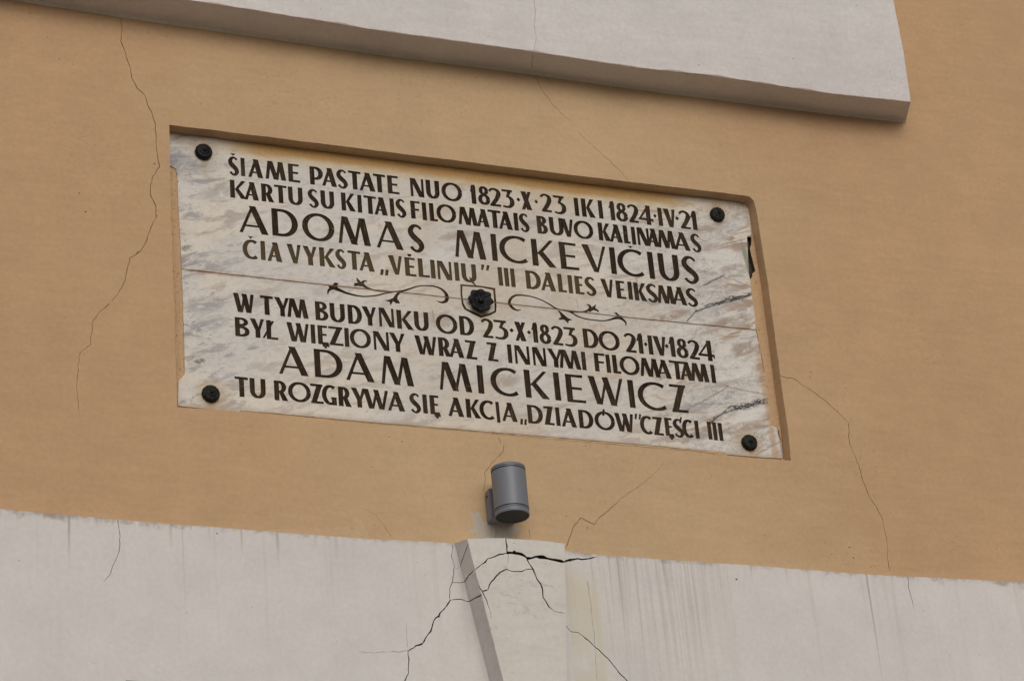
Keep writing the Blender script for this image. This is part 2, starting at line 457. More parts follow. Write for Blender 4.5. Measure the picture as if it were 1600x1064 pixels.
    # lower slab's
    vein((1134, 644), (1200, 623), 0.0014, .95, DK, wobk=.5)
    vein((1138, 638), (1200, 629), 0.0014, .95, DK, wobk=.8)
    blotch(1162, 635, 26, 6, .97, DK, net, 0.45, 0.52, 0.18)
    blotch(1188, 627, 16, 5, .95, DK, net, 0.47, 0.54, 0.25)
    vein((1108, 661), (1134, 642), 0.0022, .85, DK, wobk=.3)
    blotch(1118, 653, 16, 4, .8, DK, net, 0.50, 0.56, 0.55)
    vein((1070, 641), (1103, 624), 0.0018, .75, GR, wobk=.4)
    vein((1103, 624), (1136, 604), 0.0018, .75, BR, wobk=.4)
    vein((1134, 604), (1198, 617), 0.0018, .75, BR, wobk=.4)
    vein((1080, 632), (1140, 628), 0.0016, .6, GR, wobk=.8)
    vein((1150, 560), (1190, 540), 0.0016, .55, BR, wobk=.8)
    vein((1180, 712), (1215, 690), 0.0016, .6, GR, wobk=.6)
    # the chipped edge beside the broken mortar
    blotch(1166, 405, 34, 4, .9, (0.30, 0.30, 0.25), blot, 0.2, 0.35, -1.45)
    # the grey corner at the upper left
    gx = m.x.st(W(385, 250)[0], W(290, 250)[0]) * m.z.st(W(300, 300)[1], W(300, 235)[1])
    c = m.mix(c, (0.27, 0.27, 0.285), gx * g2.st(0.30, 0.60) * 0.75)
    # rust coloured wash under the lip of the niche, drifting down
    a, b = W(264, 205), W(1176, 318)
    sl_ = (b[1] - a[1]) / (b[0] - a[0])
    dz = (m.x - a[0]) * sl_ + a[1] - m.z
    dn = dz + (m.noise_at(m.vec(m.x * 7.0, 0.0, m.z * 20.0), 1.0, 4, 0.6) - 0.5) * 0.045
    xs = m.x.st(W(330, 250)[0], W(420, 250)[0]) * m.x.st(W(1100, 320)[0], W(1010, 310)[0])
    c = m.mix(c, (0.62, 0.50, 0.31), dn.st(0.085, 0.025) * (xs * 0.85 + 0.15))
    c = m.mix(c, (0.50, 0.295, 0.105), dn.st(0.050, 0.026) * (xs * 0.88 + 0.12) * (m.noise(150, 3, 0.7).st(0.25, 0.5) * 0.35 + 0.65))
    # dirt on the joint, the lower edge, and round the fixings
    ja, jb = W(283, 421), W(1182, 517)
    vv, uu = m.line(ja, jb)
    jn = m.noise(22, 4, 0.7, off=17.0)
    c = m.mix(c, (0.40, 0.24, 0.12), vv.abs().st(0.010, 0.0) * jn.st(0.35, 0.65) * (m.x.st(W(620, 450)[0], W(330, 430)[0]) * 0.6 + 0.35))
    ea, eb = W(277, 636), W(1232, 719)
    vv, uu = m.line(ea, eb)
    c = m.mix(c, (0.45, 0.36, 0.24), (vv + (jn - 0.5) * 0.02).st(0.020, 0.004) * 0.55)
    rx = m.x - W(1204, 600)[0]
    ra, rb = W(1179, 510), W(1204, 665)
    vv, uu = m.line(ra, rb)
    c = m.mix(c, (0.46, 0.27, 0.12), (vv * -1.0 + (jn - 0.5) * 0.02).st(-0.006, -0.018) * 0.0)
    c = m.mix(c, (0.48, 0.30, 0.15), (vv.abs() + (jn - 0.5) * 0.02).st(0.014, 0.002) * uu.st(0.0, 0.5) * 0.6)
    for px, py, r, s_ in ((319, 237, .055, .45), (1122, 333, .045, .45), (331, 617, .062, .62), (1172, 692, .055, .6), (752, 482, .045, .6)):
        q = W(px, py)
        d2 = ((m.x - q[0]) * (m.x - q[0]) + (m.z - q[1]) * (m.z - q[1]))._op('SQRT') + (jn - 0.5) * 0.03
        c = m.mix(c, (0.52, 0.38, 0.22), d2.st(r, 0.018) * s_)
    for px, py, L_, s_ in ((319, 250, .09, .5), (1122, 346, .07, .35), (331, 628, .05, .6), (1172, 703, .03, .5), (752, 488, .06, .5)):
        q = W(px, py)
        dx = (m.x - q[0] + (m.noise(11, 3, 0.6, off=px * 0.3) - 0.5) * 0.02).abs()
        c = m.mix(c, (0.40, 0.27, 0.14), dx.st(0.016, 0.002) * (q[1] + 0.012 - m.z).st(0.0, 0.01) * (q[1] - m.z).st(L_, 0.0) * s_)
    # thin rust dribbles
    run = m.noise_at(m.vec(m.x * 55.0, 2.0, m.z * 3.0), 1.0, 3, 0.6)
    c = m.mix(c, (0.50, 0.37, 0.24), run.st(0.64, 0.76) * 0.35)
    fine = m.noise(260, 2, 0.6)
    c = m.scale(c, (fine - 0.5) * 0.16 + (m.noise(60, 4, 0.7, off=3.3) - 0.5) * 0.26 + 0.98)
    sp = m.noise(150, 1, 0.3, off=55.0).st(0.76, 0.80)
    c = m.mix(c, (0.16, 0.12, 0.10), sp * 0.6)
    m.color(c)
    m.bump(m.noise(90, 4, 0.6) + m.noise(300, 2, 0.5) * 0.4, 0.0012, 0.5)
    return m.m
M_marble = marble()

m = Mat('faded_letter_paint', 0.95); m.b.inputs['Specular IOR Level'].default_value = 0.1
c = m.mix((0.030, 0.019, 0.013), (0.055, 0.036, 0.022), m.noise(7, 3, 0.6).st(0.35, 0.65))
# the fourth line has weathered paler and browner
za, zb = at(380, 378, PY), at(1085, 452, PY)
sl4 = (zb[1] - za[1]) / (zb[0] - za[0])
dl = (m.x - za[0]) * sl4 + za[1] - m.z
c = m.mix(c, (0.100, 0.068, 0.034), dl.st(-0.012, 0.0) * dl.st(0.10, 0.085) * m.x.st(at(960, 450, PY)[0], at(900, 450, PY)[0]))
c = m.mix(c, (0.16, 0.13, 0.10), m.noise(160, 2, 0.5, off=5.0).st(0.66, 0.74) * 0.7)
c = m.mix(c, (0.115, 0.082, 0.052), m.noise_at(m.vec(m.x * 150.0, 0.0, m.z * 14.0), 1.0, 4, 0.7).st(0.50, 0.70) * 0.75)
m.color(c); m.bump(m.noise(220, 3, 0.6), 0.001, 0.5); M_letter = m.m

m = Mat('black_iron', 0.55); m.b.inputs['Specular IOR Level'].default_value = 0.22
c = m.mix((0.006, 0.006, 0.007), (0.014, 0.014, 0.016), m.noise(60, 4, 0.6).st(0.4, 0.65)); m.color(c)
m.bump(m.noise(160, 3, 0.6), 0.001, 0.6); M_iron = m.m
m = Mat('verdigris_bronze', 0.6); m.b.inputs['Specular IOR Level'].default_value = 0.22
c = m.mix((0.008, 0.008, 0.006), (0.026, 0.030, 0.022), m.noise(130, 4, 0.6).st(0.45, 0.66))
c = m.mix(c, (0.09, 0.075, 0.06), m.noise(210, 3, 0.6, off=3).st(0.60, 0.75) * 0.6); m.color(c)
m.bump(m.noise(190, 3, 0.6), 0.0015, 0.8); M_bronze = m.m

m = Mat('grey_lamp_enamel', 0.42); m.b.inputs['Specular IOR Level'].default_value = 0.5
c = m.scale((0.185, 0.198, 0.230), (m.noise_at(m.vec(m.x * 90.0, m.y * 90.0, m.z * 6.0), 1.0, 3, 0.6) - 0.5) * 0.22 + (m.noise(400, 1) - 0.5) * 0.12 + 1.0)
m.color(c); m.bump(m.noise(500, 2), 0.0003, 0.4); M_lamp = m.m
m = Mat('dark_lamp_seam', 0.7); m.color(m.mix((0.02, 0.021, 0.024), (0.035, 0.036, 0.04), m.noise(50))); M_seam = m.m
m = Mat('lamp_glass', 0.5); m.b.inputs['Specular IOR Level'].default_value = 0.2
m.color(m.mix((0.030, 0.033, 0.034), (0.042, 0.045, 0.044), m.noise(30))); M_lens = m.m

m = Mat('cobbled_granite', 0.85); m.color(m.mix((0.19, 0.175, 0.16), (0.25, 0.235, 0.215), m.noise(6, 4, 0.6))); m.bump(m.noise(12, 3), 0.01); M_ground = m.m
m = Mat('dark_passage', 0.95); m.color(m.mix((0.30, 0.27, 0.24), (0.36, 0.33, 0.29), m.noise(3, 4))); M_pass = m.m
m = Mat('green_enamel', 0.35); m.color(m.mix((0.016, 0.045, 0.026), (0.022, 0.055, 0.03), m.noise(30))); M_green = m.m

# ------------------------------------------------------------------ the street in front of the gate
def ground():
    v = [(-60, -60, 0), (60, -60, 0), (60, 30, 0), (-60, 30, 0)]
    o = mesh_obj('pavement', v, [(0, 1, 2, 3)], M_ground); o['kind'] = 'structure'
ground()

# ------------------------------------------------------------------ the wall
gate = thing('gate_facade', 'ochre plastered gate facade with cracked white band, keystone and overhanging white panel', 'building', (0, 0, 0))
BAND_Y = -0.012

recess_px = [(264.5, 195), (400, 212), (560, 232), (720, 252), (880, 272), (1040, 291), (1140, 303), (1162, 305.5), (1172, 308), (1178, 314), (1182, 331), (1191, 387), (1199.5, 439),
             (1209, 510), (1219, 586), (1230, 662.5), (1236, 719.5), (1180, 715.8), (1135, 711.8), (1080, 705), (900, 690), (740, 675.5), (580, 662), (420, 646), (277, 636),
             (275, 580), (272.5, 480), (269.5, 400), (266.5, 300)]
recess = [at(*p) for p in recess_px]
recess_r = rough(recess, 0.010, 0.0010, 5.0)

P = lambda pts: [at(*p) for p in pts]
orange_cracks = [
    crack(P([(188, 29), (191.5, 45), (189, 65), (196, 85), (204, 108), (206, 122), (214, 138), (225, 148), (237, 178), (243, 197), (243.5, 215), (246, 240)]), .0020, .0018),
    crack(P([(246, 240), (249, 261), (239, 276), (234, 298), (235.4, 306), (244, 325), (244.5, 339), (232, 366), (226, 384), (216, 396), (203, 403)]), .0018, .0026),
    crack(P([(203, 403), (199, 421), (195, 438), (185, 459), (174.5, 472)]), .0018, .0014),
    crack(P([(170, 474), (157.6, 486), (145, 501), (143, 520), (141.4, 538), (124, 552), (120, 600), (124, 650)]), .0014, .0007),
    crack(P([(1219, 586), (1229, 590), (1240, 591), (1255, 602), (1277, 617), (1289, 625.5), (1298, 635), (1309, 643.5), (1321, 655), (1326, 661)]), .0014, .0012),
    crack(P([(1326, 661), (1326.5, 690), (1333, 706), (1342, 727), (1349, 752), (1359, 777), (1371, 794), (1379, 811), (1384, 835), (1387.5, 856), (1386, 872), (1391, 893)]), .0014, .0013),
    crack(P([(834, 117), (850, 145), (865, 165), (880, 180), (892, 190)]), .0012, .0008),
    crack(P([(905, 208), (930, 232), (951, 250), (972, 271), (984, 284)]), .0008, .0008),
    crack(P([(779, 683), (783, 694)]), .0009), crack(P([(787, 696), (786, 705), (771.5, 720), (757, 738), (758, 750), (755, 767)]), .0014, .0012),
    crack(P([(883, 856), (888, 846), (895.5, 825), (905.6, 810.5), (910, 809.5), (928.5, 819), (937, 809), (960, 788)]), .0022, .0016),
    crack(P([(960, 788), (985, 768), (1012.5, 749), (1028, 735), (1037, 722)]), .0010, .0006),
    crack(P([(570, 795), (587, 805), (600, 820), (612, 840)]), .0005, .0006),
    crack(P([(774, 822), (776, 830), (774, 841)]), .0014), crack(P([(827, 826), (828, 843)]), .0008), crack(P([(918, 822), (917, 829)]), .0014),
]
pz = []
for x0, y0, s, L in ((90, 200, 2.957, [(100, 303, 2), (130, 388, 2.4), (32, 328), (52, 358), (72, 395), (128, 316), (143, 331), (155, 375), (127, 360), (70, 376), (448, 167, 1.6), (5, 430), (262, 430), (457, 408, 2.6), (371, 576, 2.6), (430, 316, 2)]),
                     (1100, 800, 3.2, [(777, 135, 1.4), (727, 175, 2.2), (835, 190, 1.3), (638, 208, 1.3), (748, 228, 2), (690, 240), (615, 247, 1.3), (863, 240), (605, 155), (663, 186), (802, 243), (835, 272, 1.6), (850, 268, 1.2), (487, 165), (1463, 181, 1.8), (1203, 45), (1240, 88), (303, 115, 1.3)]),
                     (0, 0, 4, [(108, 103, 1.4), (180, 85, 1.8), (190, 88, 1.5), (295, 235, 1.5), (370, 370, 1.6), (403, 357), (455, 403, 1.5), (795, 237, 1.4), (1040, 232, 1.6), (1443, 505), (1085, 538), (1253, 652, 1.4), (1020, 722, 1.4), (345, 770), (291, 845), (517, 855), (963, 1025, 1.8), (135, 300)]),
                     (400, 0, 4, [(490, 348, 1.4), (1380, 485, 2.2), (797, 347), (900, 432), (1040, 475, 1.3)]),
                     (800, 60, 4, [(316, 273, 1.5), (168, 462, 1.4)]),
                     (540, 560, 4.8375, [(330, 592, 1.5), (425, 628, 2.0), (195, 820, 1.3)]),
                     (700, 680, 5.91, [(1270, 97, 1.9), (1090, 745, 1.4), (1095, 370)]),
                     (1180, 540, 5.32, [(755, 350, 1.6), (727, 450, 1.4), (835, 420), (1175, 790), (1132, 925, 1.2), (460, 220, 1.7), (455, 265, 1.7), (548, 1000), (515, 409, 1.7), (685, 549, 2.3), (272, 268, 1.6)]),
                     (900, 650, 4.444, [(65, 205, 1.7), (290, 198), (770, 262, 1.3), (940, 420, 1.5), (865, 270)]),
                     (400, 780, 4, [(1160, 58, 1.4), (740, 162, 1.3)]),
                     (1240, 0, 4.433, [(1485, 450, 1.3), (200, 905)])):
    for q in L:
        r = q[2] if len(q) > 2 else 0.9
        pz.append(pit(at(x0 + q[0] / s, y0 + q[1] / s), r * PXM * 0.62))
for i in range(90):                                     # scattered blow holes beyond the ones traced above
    xx, zz_ = rnd.uniform(-2.2, 2.2), rnd.uniform(4.2, 6.2)
    pz.append(pit((xx, zz_), rnd.uniform(.0005, .0013)))

light_patch = [at(*p) for p in ((412, 827.5), (455, 826), (520, 824), (556, 820), (548, 805), (560, 808), (572, 824), (577, 840), (572, 843), (500, 836), (440, 831))]
primer = zz(700, 680, 5.91, [(205, 700), (250, 728), (262, 700), (300, 720), (322, 800), (352, 792), (450, 815), (600, 835), (662, 850), (665, 885), (592, 902), (640, 985), (160, 985), (250, 935), (272, 905), (190, 887), (195, 866), (245, 855), (228, 790)])
cuts = {'light': (0.0, [light_patch]), 'primer': (0.0, [primer]), 'pit': (0.0025, pz), 'fine': (0.0030, [q for c in orange_cracks for q in c]), 'recess': (0.043, [recess_r], False)}
outer = [(-9, 0), (9, 0), (9, 11), (-9, 11)]
AX = at(790, 1000)[0]                                   # axis of the archway under the keystone
R = 1.55
arch = [(AX + R, 0.0), (AX + R, 2.2)] + [(AX + R * math.cos(a), 2.2 + R * math.sin(a)) for a in [math.pi * i / 40 for i in range(1, 40)]] + [(AX - R, 2.2), (AX - R, 0.0)]
wall_outer = [(9, 0), (9, 11), (-9, 11), (-9, 0)] + [(p[0], p[1]) for p in arch[::-1]]
res = relief([wall_outer], cuts, lambda x, z, d: (x, d, z))
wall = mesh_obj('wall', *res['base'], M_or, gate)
wall['label'] = 'ochre plaster wall face with hairline cracks round the plaque'
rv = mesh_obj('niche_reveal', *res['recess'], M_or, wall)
islands('hairline_crack', *res['fine'], M_fine, wall)
p_ = mesh_obj('chipped_pits', *res['pit'], M_fine, wall); p_['kind'] = 'stuff'
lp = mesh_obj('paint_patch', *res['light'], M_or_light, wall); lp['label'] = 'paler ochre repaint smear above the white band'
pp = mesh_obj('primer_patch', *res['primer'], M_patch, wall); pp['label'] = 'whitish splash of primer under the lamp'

# mortar bed at the back of the niche
floor_poly = [tuple(Vector(p)) for p in recess]
hole = zz(1120, 290, 4.836, [(205, 380), (262, 392), (262, 440), (250, 475), (262, 530), (278, 590), (292, 645), (270, 665), (268, 690), (252, 708), (236, 640), (232, 540), (228, 420)], 0.041)
mcr = [crack(P([(1194, 591), (1203, 594)]), .0015), crack(P([(1203, 594), (1210, 593)]), .0015),
       crack([at(1216, 672, .041), at(1221, 690, .041), at(1224, 716, .041)], .0022), crack([at(1179.5, 505, .041), at(1184, 530, .041), at(1190, 560, .041), at(1195, 590, .041)], .0018)]
res = relief([recess], {'c': (0.006, [q for c_ in mcr for q in c_]), 'h': (0.016, [hole])}, lambda x, z, d: (x, 0.0415 + d, z))
mo = mesh_obj('mortar_bed', *res['base'], M_mortar, gate)
mesh_obj('broken_hole', *res['h'], M_hole, mo)
islands('mortar_crack', *res['c'], M_crack, mo)
# ridge of mortar squeezed out along the bottom of the plaque
top_l = [(375, 641.5), (470, 650), (560, 658), (640, 664.5), (760, 674.5), (900, 686), (1040, 698), (1135, 707)]
bot_l = [(372, 644), (420, 648), (560, 662), (640, 669), (760, 679.5), (900, 692), (1040, 704), (1137, 712)]
tp = rough([at(*p, 0.034) for p in top_l], .012, .0007, 2.0, False); bp = rough([at(*p, 0.034) for p in bot_l], .012, .0003, 8.0, False)
vv_, ff_ = [], []
n_ = 140
def samp(pl, n):
    P_ = [Vector(p) for p in pl]; Ls = [0]
    for i in range(len(P_) - 1): Ls.append(Ls[-1] + (P_[i + 1] - P_[i]).length)
    out = []
    j = 0
    for i in range(n + 1):
        t = Ls[-1] * i / n
        while j < len(Ls) - 2 and Ls[j + 1] < t: j += 1
        f = (t - Ls[j]) / max(1e-9, Ls[j + 1] - Ls[j]); out.append(P_[j].lerp(P_[j + 1], f))
    return out
for a_, b_ in zip(samp(tp, n_), samp(bp, n_)):
    k0 = mnoise.noise(Vector((a_.x * 25, 0, 2))) * .0012
    vv_ += [(a_.x, .0395, a_.y), (a_.x, .0345 + k0, a_.y - .001), (b_.x, .0335 + k0, b_.y), (b_.x, .0400, b_.y - .003)]
for i in range(n_):
    for j in range(3): ff_.append((4 * i + j, 4 * i + j + 1, 4 * i + j + 5, 4 * i + j + 4))
mesh_obj('mortar_ridge', vv_, ff_, M_or_light, gate)
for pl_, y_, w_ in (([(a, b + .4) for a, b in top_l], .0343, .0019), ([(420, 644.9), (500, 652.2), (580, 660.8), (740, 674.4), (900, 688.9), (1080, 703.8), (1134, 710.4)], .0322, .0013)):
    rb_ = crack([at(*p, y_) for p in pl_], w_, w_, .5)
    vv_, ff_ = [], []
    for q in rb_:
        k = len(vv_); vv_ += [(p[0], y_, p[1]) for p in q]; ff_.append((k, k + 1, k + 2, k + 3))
    mesh_obj('mortar_gap_shade', vv_, ff_, M_fine, gate)  # flat dark ribbons: shade of the gaps beside the ridge, painted as lines

# ------------------------------------------------------------------ upper white panel
SY = -0.110
f_px = [(-260, -98), (-40, -50), (287.5, 0), (400, 17.5), (600, 49.5), (800, 77), (1000, 107), (1100, 117), (1240, 138), (1300, 147.5), (1423, 160)]
b_px = [(-290, -60), (-40, -13), (30, 0), (100, 11), (190, 25.5), (400, 56), (600, 85), (800, 110.5), (1000, 138.5), (1200, 164.5), (1300, 177), (1415, 190)]
side_px = [(1423, 160), (1418, 125), (1411.5, 80), (1404, 42), (1395.5, 0), (1372, -110)]
fl = [at(*p, SY) for p in f_px]; sd = [at(*p, SY) for p in side_px]
bl = [at(*p, 0) for p in b_px]
xL = -7.5; zT = 7.4
fl_r = rough([(xL, fl[0][1] - 0.0)] + fl, .012, .0010, 3.0, False)
sd_r = rough(sd + [(sd[-1][0] - 0.02, zT)], .02, .0008, 6.0, False)
front = fl_r + sd_r[1:] + [(xL, zT)]
pc = [crack([at(*p, SY) for p in ((834, 0), (837, 20), (835, 45), (838, 62), (833, 84))], .0007, .0007)]
pits2 = [pit(at(*p, SY), r * PXM * .6) for *p, r in ((501, 15, 1.5), (1338, 9, 1.8), (1407, 128, 1.5), (1391, 112, 1.2), (1240, 92, 1.6), (700, 28, 1.1), (763, 57, 1.0), (1092, 102, 2.0), (1238, 93, 1.4), (470, 5, 1.1))]
pits2 += [pit(at(rnd.triangular(1330, 1419, 1410), rnd.triangular(112, 156, 150), SY), rnd.uniform(.5, 1.2) * PXM * .6) for _ in range(40)]
res = relief([front], {'p': (0.002, pits2), 'c': (0.006, [q for c_ in pc for q in c_])}, lambda x, z, d: (x, SY + d, z))
panel = mesh_obj('overhanging_panel', *res['base'], M_wh, gate)
panel['label'] = 'thick white plaster panel jutting out above the plaque'
islands('panel_crack', *res['c'], M_fine, panel)
mesh_obj('panel_chips', *res['p'], M_fine, panel)['kind'] = 'stuff'
# soffit: from the front lower edge back to the wall, in a grid so it can undulate; its crack is cut in
nn_ = 200
fs2 = samp(fl_r, nn_); bl2 = samp([(xL, bl[0][1])] + bl, nn_)
def soff(u, v, d):                                      # u 0..nn along, v 0 front .. 1 back
    i = min(int(u), nn_ - 1); f = u - i
    a_ = fs2[i].lerp(fs2[i + 1], f); b_ = bl2[i].lerp(bl2[i + 1], f); p = a_.lerp(b_, v)
    return (p.x, SY * (1 - v) , p.y + d)
vv_, ff_ = [], []
rows = 8
for i in range(nn_ + 1):
    for j in range(rows + 1):
        v_ = j / rows * 0.92
        x_, y_, z_ = soff(i, v_, 0)
        und = mnoise.noise(Vector((x_ * 4, y_ * 12, 0))) * .0025 * (1 if 0 < j else 0)
        vv_.append((x_, y_, z_ + und))
for i in range(nn_):
    for j in range(rows): 
        a_ = i * (rows + 1) + j; ff_.append((a_, a_ + 1, a_ + rows + 2, a_ + rows + 1))
sf = mesh_obj('panel_soffit', vv_, ff_, M_wh, panel, True)
# cream fillet where the soffit dies into the wall
vv_, ff_ = [], []
for i in range(nn_ + 1):
    x_, y_, z_ = soff(i, 0.92, 0); wgl = 0.5 + 0.9 * abs(mnoise.noise(Vector((x_ * 6, 1, 1))))
    und = mnoise.noise(Vector((x_ * 4, y_ * 12, 0))) * .0025
    b_ = bl2[i]
    vv_ += [(x_, y_, z_ + und), (b_.x, -.0015, b_.y - .0030 * wgl - .0045), (b_.x, .004, b_.y - .0030 * wgl - .0045)]
for i in range(nn_):
    for j in range(2): ff_.append((3 * i + j, 3 * i + j + 1, 3 * i + j + 4, 3 * i + j + 3))
mesh_obj('plaster_fillet', vv_, ff_, M_fillet, panel)
# paint worn through along the lower arris
vv_, ff_ = [], []
for p in fl_r:
    hgt = .0012 + .0045 * max(0, .35 + mnoise.noise(Vector((p[0] * 14, 3, 3))))
    vv_ += [(p[0], SY + .0015, p[1] - .0012), (p[0], SY - .0006, p[1] + .0004), (p[0], SY - .0005, p[1] + hgt)]
for i in range(len(fl_r) - 1):
    for j in range(2): ff_.append((3 * i + j, 3 * i + j + 1, 3 * i + j + 4, 3 * i + j + 3))
mesh_obj('worn_arris', vv_, ff_, M_worn, panel)
# right-hand end of the panel
vv_, ff_ = [], []
sb = [at(1415, 190), at(1412, 160), at(1398, 80), at(1385, 0), at(1360, -110)]
s1 = samp(sd_r, 40); s2 = samp(sb + [(sb[-1][0], zT)], 40)
for a_, b_ in zip(s1, s2): vv_ += [(a_.x, SY, a_.y), (b_.x, 0.002, b_.y)]
for i in range(40): ff_.append((2 * i, 2 * i + 1, 2 * i + 3, 2 * i + 2))
mesh_obj('panel_end', vv_, ff_, M_wh, panel)
# crack over the soffit, a sunk sliver standing 1 mm off
for nm, pts in (('soffit_crack', [(207, 0, .55), (190, 25, 1)]), ('soffit_crack', [(833, 85, 0), (831, 98, .5), (833, 111, 1)])):
    q = []
    for a_, b_, v_ in pts:
        x_, z_ = at(a_, b_, SY * (1 - v_)); q.append((x_, SY * (1 - v_) + .001, z_))
    vv_, ff_ = [], []
    m_ = 10; pl = []
    for k in range(len(q) - 1):
        for t in range(m_): pl.append(Vector(q[k]).lerp(Vector(q[k + 1]), t / m_))
    pl.append(Vector(q[-1]))
    for p in pl:
        w_ = rnd.uniform(.0005, .0011); j_ = rnd.uniform(-.001, .001)
        vv_ += [(p.x - w_ + j_, p.y, p.z - .0035), (p.x + w_ + j_, p.y, p.z - .0035)]
    for i in range(len(pl) - 1): ff_.append((2 * i, 2 * i + 1, 2 * i + 3, 2 * i + 2))
    mesh_obj(nm, vv_, ff_, M_fine, sf)

# ------------------------------------------------------------------ lower white band
band_px = [(-200, 778), (0, 795), (100, 804), (200, 812.5), (265, 818), (400, 828.5), (565, 841), (700, 847.5), (885, 860), (940, 867), (1000, 871), (1200, 885), (1350, 897), (1600, 909), (1800, 923)]
bt = [at(*p, BAND_Y) for p in band_px]
bt_r = rough(bt, .010, .0011, 12.0, False)
ZC = lambda a, b: at(600 + a / 4, 820 + b / 4, BAND_Y)
bc = [
    crack([ZC(430, 125), ZC(425, 200), ZC(440, 262), ZC(430, 350), ZC(414, 400), ZC(412, 465)], .0012, .0022),
    crack([ZC(412, 465), ZC(400, 495), ZC(380, 520)], .0030, .0036), crack([ZC(380, 520), ZC(340, 565), ZC(310, 600), ZC(290, 660), ZC(260, 705), ZC(240, 740)], .0030, .0038),
    crack([ZC(240, 740), ZC(200, 752), ZC(150, 790)], .0042, .0034), crack([ZC(150, 790), ZC(155, 860), ZC(155, 925), ZC(130, 965), ZC(110, 1030), ZC(80, 1150)], .0018, .0028),
    crack([ZC(150, 790), ZC(140, 680), ZC(135, 600)], .0008, .0005), crack([ZC(150, 785), ZC(60, 790), ZC(-60, 798), ZC(-160, 790)], .0010, .0006),
    crack([ZC(470, 262), ZC(445, 275)], .0012), crack([ZC(500, 356), ZC(425, 360)], .0018), crack([ZC(535, 478), ZC(470, 463), ZC(415, 468)], .0024),
    crack([ZC(1125, 228), ZC(1160, 216), ZC(1210, 211), ZC(1260, 212), ZC(1325, 199)], .0055, .0022), crack([ZC(1140, 224), ZC(1190, 221)], .0022, .001),
    crack([ZC(1136, 628), ZC(1170, 668), ZC(1210, 672), ZC(1260, 705), ZC(1320, 760), ZC(1400, 830), ZC(1440, 880), ZC(1480, 935), ZC(1520, 970), ZC(1600, 1050)], .0018, .0030),
    crack([ZC(1272, 350), ZC(1300, 560), ZC(1320, 760), ZC(1330, 970)], .0008, .0005),
    crack([at(*p, BAND_Y) for p in ((184.5, 810), (187, 838), (187, 860), (178, 879), (172, 897), (162.5, 908))], .0014, .0016),
    crack([at(*p, BAND_Y) for p in ((1418, 899), (1420, 915.6), (1422, 928), (1429, 951.6))], .0016, .0012),
]
bpit = [pit(at(*p, BAND_Y), r * PXM * .6) for *p, r in ((1150.6, 904.7, 3.0), (1442, 954, 1.6), (1484, 1024, 1.5), (1530, 1022, 1.3), (339, 833, 2.2), (30, 875.6, 1.5), (393.7, 948, 1.4), (760, 997, 1.3), (1240, 869, 1.5), (652, 878, 1.1), (665, 898, 1.2), (292, 957, 1.2), (1185, 1005, 1.1))]
for i in range(60): bpit.append(pit((rnd.uniform(-2, 2), rnd.uniform(3.9, 4.45)), rnd.uniform(.0005, .0011)))
bpoly = bt_r + [(9, bt[-1][1] - .02), (9, 0)] + [(p[0], p[1]) for p in arch] + [(-9, 0), (-9, bt[0][1])]
scar = [at(*p, BAND_Y) for p in ((239, 1032), (256, 1030), (257, 1058), (216, 1064), (232, 1050))]
thick = [c_ for i, c_ in enumerate(bc) if i in (1, 2, 3, 4, 9, 10, 11, 12)]; thin = [c_ for c_ in bc if all(c_ is not t_ for t_ in thick)]
res = relief([bpoly], {'s': (0.0, [scar]), 'p': (0.0025, bpit), 'f': (0.004, [q for c_ in thin for q in c_]), 'c': (0.011, [q for c_ in thick for q in c_])}, lambda x, z, d: (x, BAND_Y + d, z))
band = mesh_obj('white_band', *res['base'], M_band, gate)
band['label'] = 'dirt streaked white plaster band below the ochre wall'
islands('plaster_crack', *res['c'], M_crack, band)
islands('hairline_crack', *res['f'], M_greycrack, band)
mesh_obj('band_pits', *res['p'], M_fine, band)['kind'] = 'stuff'
sc = mesh_obj('filler_patch', *res['s'], M_wh, band)
# the 12 mm step at its top
vv_, ff_ = [], []
for p in bt_r: vv_ += [(p[0], BAND_Y, p[1]), (p[0], 0.001, p[1] + .004)]
for i in range(len(bt_r) - 1): ff_.append((2 * i, 2 * i + 1, 2 * i + 3, 2 * i + 2))
mesh_obj('band_ledge', vv_, ff_, M_band, band)
# passage behind the arch
vv_, ff_ = [], []
for p in arch: vv_ += [(p[0], BAND_Y, p[1]), (p[0], 6.0, p[1])]
for i in range(len(arch) - 1): ff_.append((2 * i, 2 * i + 1, 2 * i + 3, 2 * i + 2))
k = len(vv_); vv_ += [(AX - R, 6.0, 0), (AX + R, 6.0, 0)]
mesh_obj('archway', vv_, ff_, M_pass, gate)
mesh_obj('passage_back', [(AX - R - .1, 5.99, 0), (AX + R + .1, 5.99, 0), (AX + R + .1, 5.99, 4), (AX - R - .1, 5.99, 4)], [(0, 1, 2, 3)], M_pass, gate)

